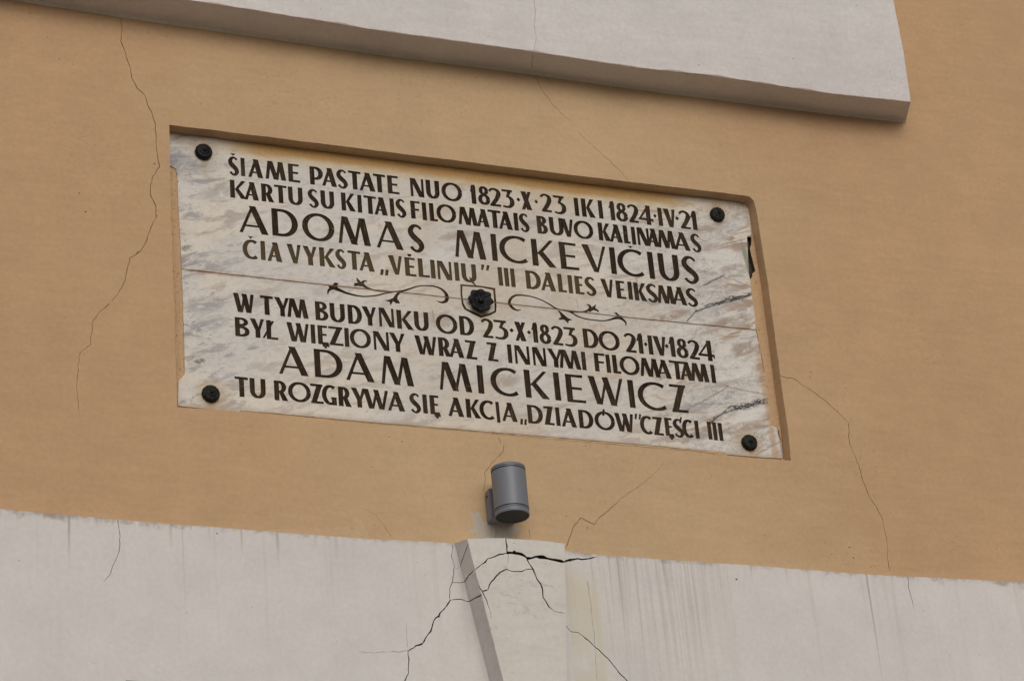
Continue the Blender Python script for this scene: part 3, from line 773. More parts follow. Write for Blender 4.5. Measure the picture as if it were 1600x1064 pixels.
# ------------------------------------------------------------------ keystone
KY = BAND_Y - 0.078
K = lambda a, b: at(600 + a / 4, 820 + b / 4, KY)
tl, tr = K(520, 88), K(1130, 115)
topm = [K(520, 88), K(640, 84), K(760, 83), K(900, 92), K(1040, 104), K(1130, 116)]
brr = at(887, 1110, KY); bll = at(799, 1110, KY)
zb_ = min(brr[1], bll[1]) - 0.06
dl_ = Vector(bll) - Vector(tl); bll = tuple(Vector(tl) + dl_ * ((zb_ - tl[1]) / dl_.y))
dr_ = Vector(brr) - Vector(tr); brr = tuple(Vector(tr) + dr_ * ((zb_ - tr[1]) / dr_.y))
ktop = rough(topm, .012, .0009, 9.0, False)
kleft = rough([tl, bll], .014, .0006, 4.0, False); kright = rough([tr, brr], .014, .0006, 14.0, False)
kpoly = ktop[:-1] + kright + [bll] + kleft[1:-1][::-1]
kc = [
    crack([K(760, 83), K(765, 130), K(768, 172)], .0030, .0042),
    crack([K(766, 172), K(820, 176), K(862, 180), K(880, 195), K(895, 211)], .0065, .0060),
    crack([K(893, 210), K(950, 196), K(1020, 206), K(1080, 217), K(1132, 231)], .0075, .0080),
    crack([K(768, 176), K(700, 190), K(650, 212), K(610, 250), K(552, 290)], .0030, .0024),
    crack([K(895, 213), K(925, 270), K(960, 340), K(990, 390), K(995, 450), K(1030, 505), K(1060, 535)], .0036, .0022), crack([K(1060, 535), K(1135, 552)], .0018, .0010),
    crack([K(925, 272), K(880, 280), K(840, 293), K(800, 290), K(765, 278), K(730, 295), K(700, 315), K(670, 360), K(650, 400), K(612, 412)], .0022, .0030),
    crack([K(560, 288), K(580, 345), K(600, 395), K(612, 412), K(640, 470), K(660, 530), K(668, 580)], .0034, .0010),
    crack([K(990, 370), K(1050, 385), K(1080, 420)], .0006), crack([K(775, 180), K(776, 240)], .0006),
]
kp = [pit(K(a, b), r * PXM * .6) for a, b, r in ((812, 112, 1.2), (765, 705, 1.2), (860, 345, 1.1), (800, 60, 1), (700, 640, 1.2), (1010, 240, 1.2))]
res = relief([kpoly], {'p': (0.002, kp), 'c': (0.012, [q for c_ in kc for q in c_])}, lambda x, z, d: (x, KY + d, z))
m = plaster('keystone_plaster', (0.70, 0.662, 0.618)); M_key = m.m
key = mesh_obj('keystone', *res['base'], M_key, gate)
key['label'] = 'projecting white keystone split by wide cracks'
islands('keystone_crack', *res['c'], M_crack, key)
mesh_obj('keystone_chips', *res['p'], M_fine, key)['kind'] = 'stuff'
# left cheek with its cracks, cut in the cheek's own plane
btl = at(710, 848.5, BAND_Y); bbl = at(766.5, 1070, BAND_Y)
db = Vector(bbl) - Vector(btl); bbl = tuple(Vector(btl) + db * ((zb_ - btl[1]) / db.y))
def cheek(u, v, d):                                     # u 0 front..1 back, v 0 top..1 bottom
    a_ = Vector(tl).lerp(Vector(bll), v); b_ = Vector(btl).lerp(Vector(bbl), v); p = a_.lerp(b_, u)
    return (p.x + d, KY + (BAND_Y + .002 - KY) * u, p.y)
def cuv(a, b):                                          # picture position on the cheek -> (u, v), by search along the cheek
    best = None
    for i in range(0, 41):
        for j in range(0, 241):
            x_, y_, z_ = cheek(i / 40, j / 240, 0)
            d_ = Vector((x_, y_, z_)) - CAM
            px = CX + F_PX * d_.dot(RIGHT) / d_.dot(FWD); py = CY + F_PX * d_.dot(DOWN) / d_.dot(FWD)
            e = (px - (600 + a / 4)) ** 2 + (py - (820 + b / 4)) ** 2
            if best is None or e < best[0]: best = (e, i / 40, j / 240)
    return (best[1], best[2])
def ribuv(pts, w_):
    q = [cuv(*p) for p in pts]; H = abs(tl[1] - bll[1]); D = .09; polys = []
    Q = []
    for i in range(len(q) - 1):
        for t in range(4):
            Q.append((q[i][0] + (q[i + 1][0] - q[i][0]) * t / 4, q[i][1] + (q[i + 1][1] - q[i][1]) * t / 4 + rnd.uniform(-1, 1) * .0012 / H))
    Q.append(q[-1])
    for i in range(len(Q) - 1):
        w2 = w_ * rnd.uniform(.7, 1.2)
        polys.append([(max(0, min(1, Q[i][0])), Q[i][1] - w2 / 2 / H), (max(0, min(1, Q[i][0])), Q[i][1] + w2 / 2 / H), (max(0, min(1, Q[i + 1][0])), Q[i + 1][1] + w2 / 2 / H), (max(0, min(1, Q[i + 1][0])), Q[i + 1][1] - w2 / 2 / H)])
    return polys
cpoly = ribuv([(525, 120), (500, 190), (475, 262)], .0030) + ribuv([(558, 287), (530, 315), (502, 356)], .0030) + ribuv([(614, 432), (575, 452), (535, 478)], .0030)
grid = [(0, i / 30) for i in range(31)] + [(1, 1 - i / 30) for i in range(31)]
res = relief([grid], {'c': (0.006, cpoly)}, cheek)
ck = mesh_obj('keystone_cheek', *res['base'], M_wh, key)
islands('cheek_crack', *res['c'], M_crack, key)
# right cheek and the sloping top
btr = (at(885, 861, BAND_Y)[0] - .002, at(885, 861, BAND_Y)[1]); bbr = (brr[0] + .0, zb_)
vv_, ff_ = [], []
for p in samp(kright, 30):
    f = (p.y - tr[1]) / (brr[1] - tr[1]); q = Vector(tr).lerp(Vector(brr), f)
    vv_ += [(p.x, KY, p.y), (q.x + .0, BAND_Y + .002, q.y)]
for i in range(30): ff_.append((2 * i, 2 * i + 1, 2 * i + 3, 2 * i + 2))
mesh_obj('keystone_cheek', vv_, ff_, M_wh, key)
vv_, ff_ = [], []
tb0 = Vector(btl); tb1 = Vector((tr[0] + .0, btl[1] + (tr[1] - tl[1])))
tt = samp(ktop, 30)
for i, p in enumerate(tt):
    q = tb0.lerp(tb1, i / 30); vv_ += [(p.x, KY, p.y), (q.x, BAND_Y + .002, q.y), (q.x, 0.004, q.y + .001)]
for i in range(30):
    for j in range(2): ff_.append((3 * i + j, 3 * i + j + 1, 3 * i + j + 4, 3 * i + j + 3))
mesh_obj('keystone_top', vv_, ff_, M_key, key)
vv_ = [(tl[0] + (bll[0] - tl[0]), KY, zb_), (brr[0], KY, zb_), (brr[0], BAND_Y, zb_), (bbl[0], BAND_Y, zb_)]
mesh_obj('keystone_underside', vv_, [(0, 1, 2, 3)], M_key, key)

# ------------------------------------------------------------------ lettering
def rect(x0, y0, x1, y1): return [[(x0, y0), (x1, y0), (x1, y1), (x0, y1)]]
def dg(xb, tb, xt, tt_, y0=0.0, y1=1.0): return [[(xb, y0), (xb + tb, y0), (xt + tt_, y1), (xt, y1)]]
def pen(pts, th, tn, pw=1.0):
    ws = []
    n = len(pts)
    for i in range(n):
        d = Vector(pts[min(i + 1, n - 1)]) - Vector(pts[max(i - 1, 0)])
        s_ = abs(d.y) / max(d.length, 1e-9); ws.append(tn + (th - tn) * s_ ** pw)
    return ribbon(pts, ws)
def arc(cx, cy, rx, ry, a0, a1, n=14):
    return [(cx + rx * math.cos(math.radians(a0 + (a1 - a0) * i / n)), cy + ry * math.sin(math.radians(a0 + (a1 - a0) * i / n))) for i in range(n + 1)]
def glyph(ch, w, big):
    T, t = (.205, .098) if big else (.235, .122)
    d = T * 1.12; dt = t * (1.15 if big else 1.35)
    g = []
    base = {'Š': 'S', 'Ś': 'S', 'Č': 'C', 'Ė': 'E', 'Ę': 'E', 'Ų': 'U', 'Ó': 'O'}.get(ch, ch)
    if base == 'I': g = rect(0, 0, w, 1)
    elif base == 'J': g = [[(0.02, 1), (.16 * w, -.12), (w, -.10), (w * .9, 1)]]
    elif base == 'L': g = rect(0, 0, T, 1) + rect(0, 0, w, t)
    elif base == 'E': g = rect(0, 0, T, 1) + rect(0, 0, w, t) + rect(0, 1 - t, w * .93, 1) + rect(0, .46, w * .84, .46 + t * .9)
    elif base == 'F': g = rect(0, 0, T, 1) + rect(0, 1 - t, w, 1) + rect(0, .46, w * .88, .46 + t * .9)
    elif base == 'T':
        tx = T
        g = [[(0, 1 - t), (w, 1 - t * 1.05), (w, 1), (0, 1.01)]] + rect(w / 2 - tx / 2, 0, w / 2 + tx / 2, 1)
    elif base == 'A':
        a0 = w * .36 if big else w * .36
        ax = a0 - .01
        g = dg(w - d * 1.02, d * 1.02, ax, d * .98) + dg(0, dt, ax + d * .30, dt * .9) 
        y0 = .235; y1 = y0 + t * .75
        xl = lambda y: (ax + d * .30) * y; xr = lambda y: (w - d) + (ax - (w - d)) * y
        g += [[(xl(y0) + .03, y0), (xr(y0) + .05, y0), (xr(y1) + .05, y1), (xl(y1) + .03, y1)]]
    elif base == 'M':
        x1 = w * .13; xm = w * .40; x3 = w * (.66 if big else .62)
        g = dg(0, dt, x1, dt) + dg(xm, d * .92, x1 - .01, d * .95) + dg(xm + d * .30, dt * .9, x3 + .01, dt * .9) + dg(w - d * .95, d * .95, x3 - .01, d * .95)
    elif base == 'W':
        g = dg(w * .20, d * .9, 0, d * .95) + dg(w * .20 + d * .45, dt * .8, w * .50, dt * .8) + dg(w * .60, d * .9, w * .40, d * .95) + dg(w * .60 + d * .45, dt * .8, w - dt, dt)
    elif base == 'V':
        xb = w * .42; g = dg(xb, d * .75, 0, d) + dg(xb + d * .30, dt * .75, w - dt, dt)
    elif base == 'Y':
        xs = w * .5 - T * .42; g = rect(xs, 0, xs + T, .45) + dg(xs, T, 0, d, .40, 1) + dg(xs + T * .45, T * .55, w - dt * 1.1, dt * 1.1, .38, 1)
    elif base == 'N':
        n_t = t * 1.05; g = rect(0, 0, n_t, 1) + rect(w - n_t, 0, w, 1) + dg(w - d * .98, d * .98, 0, d)
    elif base == 'K':
        g = rect(0, 0, T, 1) + [[(T * .9, .47), (T * .9 + .10, .42), (w * .96, 1), (w * .96 - dt * 1.25, 1)]] + [[(T * 1.02, .50), (T * 1.02 + .14, .62), (w * 1.0, 0), (w - d * 1.12, 0)]]
    elif base == 'X': g = dg(w - d, d, 0, d) + dg(0, dt, w - dt, dt)
    elif base == 'Z': g = rect(0, 1 - t, w * .97, 1) + rect(.02, 0, w, t) + dg(.0, d, w * .97 - d, d)
    elif base == 'D':
        g = rect(0, 0, T, 1) + pen([(T * .6, 1 - t / 2)] + arc(w * .38, .5, w * .62 - T / 2, .5 - t / 2, 90, -90, 18) + [(T * .6, t / 2)], T, t, 1.4)
    elif base == 'B':
        g = rect(0, 0, T, 1) + pen([(T * .6, 1 - t / 2)] + arc(w * .42, .77, w * .50 - T * .46, .23 - t / 2, 90, -90, 12) + [(T * .6, .54 + t / 2)], T * .92, t, 1.3) \
            + pen([(T * .6, .54 - t * .1)] + arc(w * .42, .28, w * .58 - T * .48, .28 - t / 2, 90, -90, 12) + [(T * .6, t / 2)], T * .98, t, 1.3)
    elif base == 'P':
        g = rect(0, 0, T, 1) + pen([(T * .6, 1 - t / 2)] + arc(w * .40, .64, w * .60 - T * .48, .36 - t / 2, 90, -90, 14) + [(T * .6, .28 + t / 2)], T, t, 1.3)
    elif base == 'R':
        g = rect(0, 0, T, 1) + pen([(T * .6, 1 - t / 2)] + arc(w * .38, .69, w * .50 - T * .46, .31 - t / 2, 90, -90, 14) + [(T * .6, .38 + t / 2)], T * .95, t, 1.3) \
            + [[(T * .95, .42), (T * .95 + .20, .47), (w, 0), (w - d * 1.05, 0)]]
    elif base == 'O':
        g = pen(arc(w / 2, .5, w / 2 - T * .43, .5 - t / 2 + .01, 0, 360, 32), T * (.93 if big else .90), t, 1.2)
    elif base in 'CG':
        rx = w * .56 - T * .43
        a1 = 310 if base == 'C' else 300
        g = pen(arc(T * .43 + rx, .5, rx * 1.12, .5 - t / 2 + .01, 52, a1, 22), T * .93, t, 1.2)
        if base == 'G': g += rect(w - T, -.01, w, .40) + rect(w * .60, .40 - t * .9, w, .40)
    elif base == 'S':
        A = [(.97, .845), (.80, .93), (.55, .965), (.26, .92), (.06, .78), (.12, .64), (.42, .50), (.80, .36), (.95, .21), (.78, .07), (.50, .02), (.22, .07), (.02, .17)]
        Wd = [.10, .10, .105, .15, .20, .22, .24, .22, .20, .15, .11, .11, .13]
        k_ = T / .225
        p_, w_ = catmull([(T * .40 + a * (w - T * .80), b) for a, b in A], [q * k_ for q in Wd], 3)
        g = ribbon(p_, w_)
    elif base == 'U':
        pts = [(T / 2, 1)] + arc(w / 2, .36, w / 2 - T / 2, .36 - t / 2, 180, 360, 16) + [(w - T / 2, 1)]
        g = pen(pts, T, t, 1.2)
    elif base == '1': g = rect(w - T, 0, w, .98) + [[(w - T * .8, 1.04), (w - .01, 1.06), (w - T * .6, .72), (0, .63), (.02, .70)]]
    elif base == '2':
        p_, w_ = catmull([(.05 * w, .80), (.22 * w, .91), (.5 * w, .945), (.80 * w, .85), (.84 * w, .66), (.66 * w, .42), (.38 * w, .18), (.20 * w, .03)], [.13, .12, .12, .18, T * 1.02, T * .92, T * .85, T * .8], 4)
        g = ribbon(p_, w_) + rect(.06 * w, 0, w, t)
    elif base == '3':
        p_, w_ = catmull([(.40 * w, .62), (.62 * w, .60), (.85 * w, .46), (.87 * w, .25), (.66 * w, .08), (.35 * w, .045), (.04 * w, .08)], [.10, .13, T * .95, T, .16, .11, .10], 4)
        g = rect(0, 1 - t, w * .95, 1) + [[(.36 * w, .57), (.36 * w + .13, .60), (w * .95, 1), (w * .95 - T, 1)]] + ribbon(p_, w_)
    elif base == '4': g = [[(0, .26), (.11, .26), (w * .84, 1.03), (w * .84 - .14, 1.03)]] + rect(0, .20, w, .20 + t) + rect(w * .84 - T, -.03, w * .84, 1.03) + rect(w * .92, .12, w, .30)
    elif base == '8':
        g = pen(arc(w * .5, .765, w * .40 - T * .40, .235 - t * .42, 0, 360, 20), T * .80, t * .95, 1.2) + pen(arc(w * .5, .285, w * .5 - T * .42, .285 - t * .42, 0, 360, 22), T * .88, t, 1.2)
    elif base == 'Ł':
        x0 = w * .28; g = rect(x0, 0, x0 + T, 1) + rect(x0, 0, w, t) + dg(0, t, w * .80 - t, t, .03, .97)
    elif base == '·': g = [[(w / 2, .40), (w * 1.05, .52), (w / 2, .64), (-.05 * w, .52)]]
    elif base == '„':
        for k_ in (0.0, .56): g += [[(k_ * w + .0, -.12), (k_ * w + w * .34, -.12), (k_ * w + w * .46, .19), (k_ * w + w * .12, .19)]]
    elif base == '”':
        for k_ in (0.0, .56): g += [[(k_ * w, .76), (k_ * w + w * .25, .76), (k_ * w + w * .44, 1.06), (k_ * w + w * .12, 1.06)]]
    # marks
    if ch in 'ŠČ':
        q_, e_ = (.68, 1.035) if big else (1.0, 1.05)
        g += [[(w * .5, e_), (w * .5 + .13 * q_, e_ + .16 * q_), (w * .5 + .02, e_ + .13 * q_), (w * .5 - .12 * q_, e_ + .16 * q_)]]
    if ch == 'Ė': g += [[(w * .35, 1.06), (w * .62, 1.06), (w * .68, 1.19), (w * .30, 1.19)]]
    if ch == 'Ę': g += rect(w * .55, -.20, w * .55 + .13, .10) + rect(w * .40, -.11, w * 1.05, .01)
    if ch == 'Ų': g += [[(w * .48, .30), (w * .48 + .17, .22), (w * .74, .06), (w * .98, -.18), (w * .80, -.12), (w * .58, .02)]]
    if ch == 'Ś': g += [[(w * .62, .80), (w * .62 + .10, .78), (w * .95, 1.14), (w * .80, 1.14)]]
    if ch == 'Ó': g += [[(w * .40, .78), (w * .40 + .13, .78), (w * .56, 1.14), (w * .46, 1.14)]]
    return g

ANCH = {'A': (0, 0), 'M': (0, 0), 'V': (1, 1), 'W': (1, 1), 'Y': (1, 1), 'T': (1, 1), 'P': (1, .65), 'F': (1, .9), 'D': (1, .5), 'B': (1, .3), 'U': (1, .3), 'Ų': (1, .3),
        'O': (.5, .5), 'Ó': (.5, .5), 'C': (.5, .5), 'Č': (.5, .5), 'S': (.5, .5), 'Š': (.5, .5), 'Ś': (.5, .5), 'G': (.5, .1), '8': (.3, .3), '2': (.4, .1), '3': (.9, .3), '4': (.2, .2),
        'I': (.5, .5), '·': (.5, .5), '„': (0, 0), '”': (.9, .9), '1': (.65, 0), 'X': (1, 0), 'Z': (1, 0), 'Ł': (0, 0), 'J': (1, 0)}
VA, VB, VC = (250, 180, 4.8375), (540, 220, 4.8375), (820, 260, 3.87)
VD, VE, VF, VG, VH = (260, 360, 4.8375), (540, 400, 4.8375), (820, 440, 3.695), (260, 500, 4.8375), (540, 560, 4.8375)
LINES = [
 (False, (376.5, 275.1), (1086, 359.5), (379.2, 247.2), (1082, 331),
  [(VA, [('Š', 515, 597), ('I', 610, 641), ('A', 665, 780), ('M', 798, 955), ('E', 966, 1062), ('P', 1127, 1230), ('A', 1225, 1338), ('S', 1333, 1420), ('T', 1420, 1514)]),
   (VB, [('A', 105, 228), ('T', 205, 298), ('E', 312, 410), ('N', 485, 597), ('U', 602, 712), ('O', 725, 880), ('1', 938, 990), ('8', 1002, 1092), ('2', 1085, 1176), ('3', 1178, 1270), ('·', 1291, 1320), ('X', 1320, 1412), ('·', 1427, 1454)]),
   (VC, [('2', 97, 164), ('3', 170, 246), ('I', 298, 327), ('K', 337, 430), ('I', 441, 473), ('1', 505, 550), ('8', 553, 623), ('2', 625, 690), ('4', 690, 778), ('·', 777, 797), ('I', 801, 835), ('V', 833, 905), ('·', 910, 932), ('2', 935, 1003), ('1', 997, 1046)])]),
 (False, (362.7, 309.2), (1074.5, 391.8), (361.6, 281.3), (1065.5, 363.4),
  [(VA, [('K', 527, 657), ('A', 637, 747), ('R', 762, 865), ('T', 862, 955), ('U', 965, 1080), ('S', 1117, 1200), ('U', 1210, 1318), ('K', 1365, 1482), ('I', 1491, 1526)]),
   (VB, [('T', 133, 228), ('A', 218, 320), ('I', 334, 368), ('S', 378, 458), ('F', 487, 560), ('I', 577, 612), ('L', 628, 700), ('O', 687, 835), ('M', 855, 1003), ('A', 992, 1090), ('T', 1072, 1170), ('A', 1160, 1265), ('I', 1270, 1306), ('S', 1312, 1390)]),
   (VC, [('B', 68, 140), ('U', 143, 236), ('V', 212, 290), ('O', 296, 414), ('K', 438, 525), ('A', 515, 595), ('L', 590, 641), ('I', 643, 671), ('N', 674, 758), ('A', 742, 816), ('M', 808, 918), ('A', 905, 1005), ('S', 1003, 1066)])]),
 (True, (428.8, 368.5), (1019, 435.7), (427.8, 326.1), (1015, 393.9),
  [(VA, [('A', 600, 823), ('D', 840, 1042), ('O', 1075, 1317), ('M', 1352, 1597)]),
   (VB, [('A', 235, 440), ('S', 470, 593), ('M', 828, 1065), ('I', 1095, 1152), ('C', 1174, 1385)]),
   (VC, [('K', 33, 193), ('E', 203, 331), ('V', 340, 486), ('I', 508, 557), ('Č', 570, 728), ('I', 741, 788), ('U', 799, 936), ('S', 950, 1050)])]),
 (False, (410.9, 406.7), (1076, 478.1), (410.5, 377), (1072, 450.3),
  [(VD, [('Č', 583, 697), ('I', 713, 748), ('A', 765, 877), ('V', 907, 1015), ('Y', 1027, 1135), ('K', 1154, 1282), ('S', 1278, 1360), ('T', 1367, 1462)]),
   (VE, [('A', 105, 222), ('„', 260, 327), ('V', 318, 425), ('Ė', 443, 537), ('L', 543, 636), ('I', 639, 681), ('N', 689, 808), ('I', 819, 861), ('Ų', 869, 990), ('”', 1020, 1090), ('I', 1150, 1190), ('I', 1198, 1235), ('I', 1243, 1285), ('D', 1355, 1475)]),
   (VC, [('A', 100, 190), ('L', 194, 255), ('I', 256, 294), ('E', 297, 362), ('S', 363, 432), ('V', 455, 532), ('E', 546, 616), ('I', 617, 656), ('K', 654, 742), ('S', 735, 805), ('M', 806, 912), ('A', 895, 985), ('S', 975, 1046)])]),
 (False, (419.2, 492.3), (1083.9, 561), (416, 462.7), (1051.4, 528),
  [(VD, [('W', 503, 660), ('T', 707, 805), ('Y', 812, 925), ('M', 915, 1075), ('B', 1120, 1224), ('U', 1230, 1350), ('D', 1366, 1478)]),
   (VE, [('Y', 120, 228), ('N', 247, 370), ('K', 382, 518), ('U', 513, 630), ('O', 683, 845), ('D', 855, 972), ('2', 1030, 1118), ('3', 1118, 1226), ('·', 1238, 1270), ('X', 1272, 1370), ('·', 1370, 1400), ('1', 1400, 1458)]),
   (VF, [('8', 86, 153), ('2', 156, 222), ('3', 222, 300), ('D', 331, 425), ('O', 425, 547), ('2', 577, 645), ('1', 643, 688), ('·', 687, 708), ('I', 703, 746), ('V', 735, 810), ('·', 809, 831), ('1', 828, 874), ('8', 877, 945), ('2', 945, 1011), ('4', 1003, 1097)])]),
 (False, (371.6, 525), (1114.4, 598.3), (371.6, 495.4), (1112.3, 569.9),
  [(VD, [('B', 516, 630), ('Y', 628, 738), ('Ł', 726, 846), ('W', 905, 1075), ('I', 1086, 1131), ('Ę', 1140, 1228), ('Z', 1222, 1340), ('I', 1343, 1384), ('O', 1387, 1546)]),
   (VE, [('N', 206, 332), ('Y', 325, 445), ('W', 518, 685), ('R', 696, 802), ('A', 785, 900), ('Z', 900, 997), ('Z', 1063, 1155), ('I', 1218, 1263), ('N', 1272, 1397), ('N', 1407, 1521)]),
   (VF, [('Y', 125, 215), ('M', 203, 328), ('I', 324, 356), ('F', 396, 460), ('I', 464, 499), ('L', 500, 558), ('O', 547, 662), ('M', 670, 786), ('A', 762, 850), ('T', 830, 920), ('A', 900, 976), ('M', 963, 1067), ('I', 1069, 1104)])]),
 (True, (493.6, 589.3), (987.8, 637), (493.6, 545.5), (985.1, 593.7),
  [(VG, [('A', 853, 1075), ('D', 1112, 1332)]),
   (VH, [('A', 6, 222), ('M', 272, 520), ('M', 712, 960), ('I', 987, 1051), ('C', 1107, 1315)]),
   (VF, [('K', -8, 147), ('I', 161, 211), ('E', 230, 355), ('W', 360, 562), ('I', 591, 641), ('C', 662, 825), ('Z', 832, 948)])]),
 (False, (377.8, 619.9), (1125.8, 688.4), (376.8, 588.9), (1123, 660.6),
  [(VG, [('T', 515, 615), ('U', 627, 752), ('R', 810, 922), ('O', 920, 1092), ('Z', 1085, 1190), ('G', 1182, 1290), ('R', 1296, 1402)]),
   (VH, [('Y', 38, 152), ('W', 130, 320), ('A', 320, 450), ('S', 482, 568), ('I', 579, 620), ('Ę', 631, 715), ('A', 778, 898), ('K', 904, 1027), ('C', 1018, 1130), ('J', 1128, 1172), ('A', 1185, 1303), ('„', 1320, 1372), ('D', 1369, 1492)]),
   (VF, [('Z', 105, 173), ('I', 171, 209), ('A', 215, 303), ('D', 306, 396), ('Ó', 403, 520), ('W', 515, 625), ('”', 632, 674), ('C', 670, 740), ('Z', 735, 804), ('Ę', 803, 862), ('Ś', 855, 918), ('C', 913, 975), ('I', 976, 1011), ('I', 1050, 1083), ('I', 1083, 1113), ('I', 1113, 1146)])]),
]
letters = []
for li, (big, b0, b1, c0, c1, groups) in enumerate(LINES):
    fb = lambda x: b0[1] + (b1[1] - b0[1]) * (x - b0[0]) / (b1[0] - b0[0])
    fc = lambda x: c0[1] + (c1[1] - c0[1]) * (x - c0[0]) / (c1[0] - c0[0])
    for (ox, oy, s), L in groups:
        for ch, xa, xb in L:
            xa = ox + xa / s; xb = ox + xb / s
            fa, fb2 = ANCH.get(ch, (1, 0))
            ua = at(xa, fb(xa) * (1 - fa) + fc(xa) * fa, PY)[0]; ub = at(xb, fb(xb) * (1 - fb2) + fc(xb) * fb2, PY)[0]
            xm = (xa + xb) / 2
            zb = at(xm, fb(xm), PY)[1]; zc = at(xm, fc(xm), PY)[1]; h = zc - zb
            # baseline slope in the wall plane, nearly level
            z1 = at(xa, fb(xa), PY)[1]; z2 = at(xb, fb(xb), PY)[1]; sl_ = (z2 - z1) / max(1e-6, ub - ua)
            w_ = (ub - ua) / h
            if ch == 'I':
                k_ = min(w_, .20 if big else .222); ua += (w_ - k_) / 2 * h; w_ = k_
            polys = []
            jx, jy = rnd.uniform(-.006, .006), rnd.uniform(-.012, .012)
            for pl in glyph(ch, w_, big):
                polys.append([(ua + (x + jx) * h + rnd.uniform(-1, 1) * h * .006, zb + (y + jy) * h + sl_ * (x - w_ / 2) * h + rnd.uniform(-1, 1) * h * .006) for x, y in pl]
                             if len(pl) <= 6 and len(glyph.__defaults__ or ()) >= 0 and ch in 'ILETAMWVYNKXZFJ1„”·4Ł' else
                             [(ua + (x + jx) * h, zb + (y + jy) * h + sl_ * (x - w_ / 2) * h) for x, y in pl])
            letters.append((li, ch, polys))

# ornament between the two texts
def orn(pts, Z=None):
    p_, w_ = catmull([at(a, b, PY) for a, b, c in pts], [c * PXM for a, b, c in pts], 4)
    return ribbon(p_, w_)
o1 = lambda L: [zz(500, 425, 13.3, L, PY)]
o2 = lambda L: [zz(600, 425, 13.3, L, PY)]
o5 = lambda L: [zz(870, 440, 13.3, L, PY)]
left_scroll = orn([(682, 470.1, .8), (690.2, 472.7, 3), (697, 470.1, 5.6), (698.5, 464, 6), (695.5, 457.3, 5), (688.7, 451.3, 3.4), (679, 447.6, 2.4), (666, 446.4, 2), (652.6, 447.6, 2.1), (641.4, 451, 2.6), (630, 454.7, 3), (618.8, 455.8, 2.6), (600, 455.5, 2.0), (586.5, 454, 2.4), (575.2, 450.6, 3.2), (567.7, 446, 5), (562.4, 443, 5)]) \
    + orn([(616, 456.4, 1.6), (601.5, 458.5, 2.2), (590, 461.5, 2.3), (575, 463.3, 2.2), (564, 463, 2.4), (552.6, 461, 2.9), (541.4, 458, 3.8), (533.8, 455, 4.8), (526.3, 451.7, 6), (519.5, 450.5, 5), (513.8, 453.5, 4), (512, 460, 1.2)]) \
    + o1([(755, 120), (800, 155), (850, 205), (900, 175), (960, 175), (980, 210), (935, 200), (915, 240), (920, 300), (850, 300), (790, 290), (710, 298), (705, 250), (730, 228), (785, 228), (765, 190)]) \
    + o1([(170, 280), (300, 285), (350, 290), (380, 360), (200, 350)]) + o1([(265, 260), (310, 218), (392, 235), (345, 285), (290, 290)]) \
    + o2([(290, 420), (345, 430), (290, 500), (275, 560), (330, 640), (330, 655), (250, 655), (190, 610), (135, 700), (115, 625), (10, 590), (100, 580), (190, 540), (240, 470)])
right_scroll = orn([(813.8, 483.8, .8), (808.6, 484.9, 2.5), (801.8, 481.9, 4.5), (797, 476.6, 5.3), (795.8, 472, 4.8), (798.8, 466, 4), (804.8, 462, 3.4), (811.6, 461.2, 3), (821.4, 462, 2.4), (832.6, 464.2, 2.1), (846, 469, 2.2), (859, 475.9, 2.6), (868.7, 481.9, 2.8), (877.7, 484.5, 2.3), (892.8, 487, 2.2), (903.8, 487.7, 2), (915, 486.6, 3), (921, 483.6, 4.5)]) \
    + orn([(883, 484.8, 1.5), (892.6, 488.2, 3), (901.6, 493.8, 2.5), (912, 497.5, 2), (926.4, 500, 2), (941.4, 501.3, 2), (952.7, 499.8, 2.5), (960, 497.5, 4), (967, 496.8, 5), (973.8, 499.8, 4.3), (977.9, 504.7, 3), (977.5, 509, 1)]) \
    + o5([(620, 600), (660, 560), (665, 510), (610, 480), (650, 465), (700, 490), (725, 535), (820, 470), (800, 550), (870, 600), (875, 650), (830, 610), (760, 595), (690, 635)]) \
    + o5([(1180, 650), (1240, 640), (1300, 700), (1385, 725), (1340, 785), (1230, 770), (1250, 700)]) \
    + o5([(15, 600), (60, 610), (150, 690), (230, 760), (325, 795), (250, 815), (235, 870), (150, 790), (60, 795), (30, 770), (90, 740), (60, 660)])
so_ = zz(700, 430, 13.3, [(255, 190), (700, 225), (980, 270), (1000, 540), (1010, 640), (1000, 770), (880, 830), (680, 885), (500, 800), (340, 710), (290, 620), (260, 400)], PY)
si_ = zz(700, 430, 13.3, [(300, 228), (700, 258), (938, 310), (958, 540), (968, 640), (965, 745), (860, 790), (690, 840), (560, 775), (380, 690), (325, 590), (295, 400)], PY)
shield = [[so_[i], so_[(i + 1) % 12], si_[(i + 1) % 12], si_[i]] for i in range(12)]

# ------------------------------------------------------------------ the plaque
Wp = lambda px, py: at(px, py, PY)
pc0 = Wp(740, 470)
plaque = thing('memorial_plaque', 'white marble memorial plaque with dark Lithuanian and Polish lettering, set in a wall niche', 'plaque', (pc0[0], PY, pc0[1]))
jn = [(283.8, 420.6), (400, 433.5), (506, 445), (600, 454.5), (664, 460.8), (790, 474.4), (860, 482), (975, 495.5), (1080, 506), (1181, 515.5)]
jt = rough([Wp(a, b - .8) for a, b in jn], .01, .0005, 1.0, False)
jb_ = rough([Wp(a, b + .8) for a, b in jn], .01, .0005, 1.0, False)
rin = [Vector(p) for p in recess]
ins = .0012
tL = (recess[0][0] + ins, recess[0][1] - ins)
top_edge = [(p[0], p[1] - ins) for p in recess[:10]]
top_edge[0] = tL
rt = rough([Wp(1170.5, 322), Wp(1172, 345), Wp(1173.5, 367), Wp(1167, 370), Wp(1168.5, 395), Wp(1170, 425), Wp(1172, 440), Wp(1176, 470), Wp(1180, 495), (jt[-1][0], jt[-1][1] + .01)], .012, .0007, 7, False)
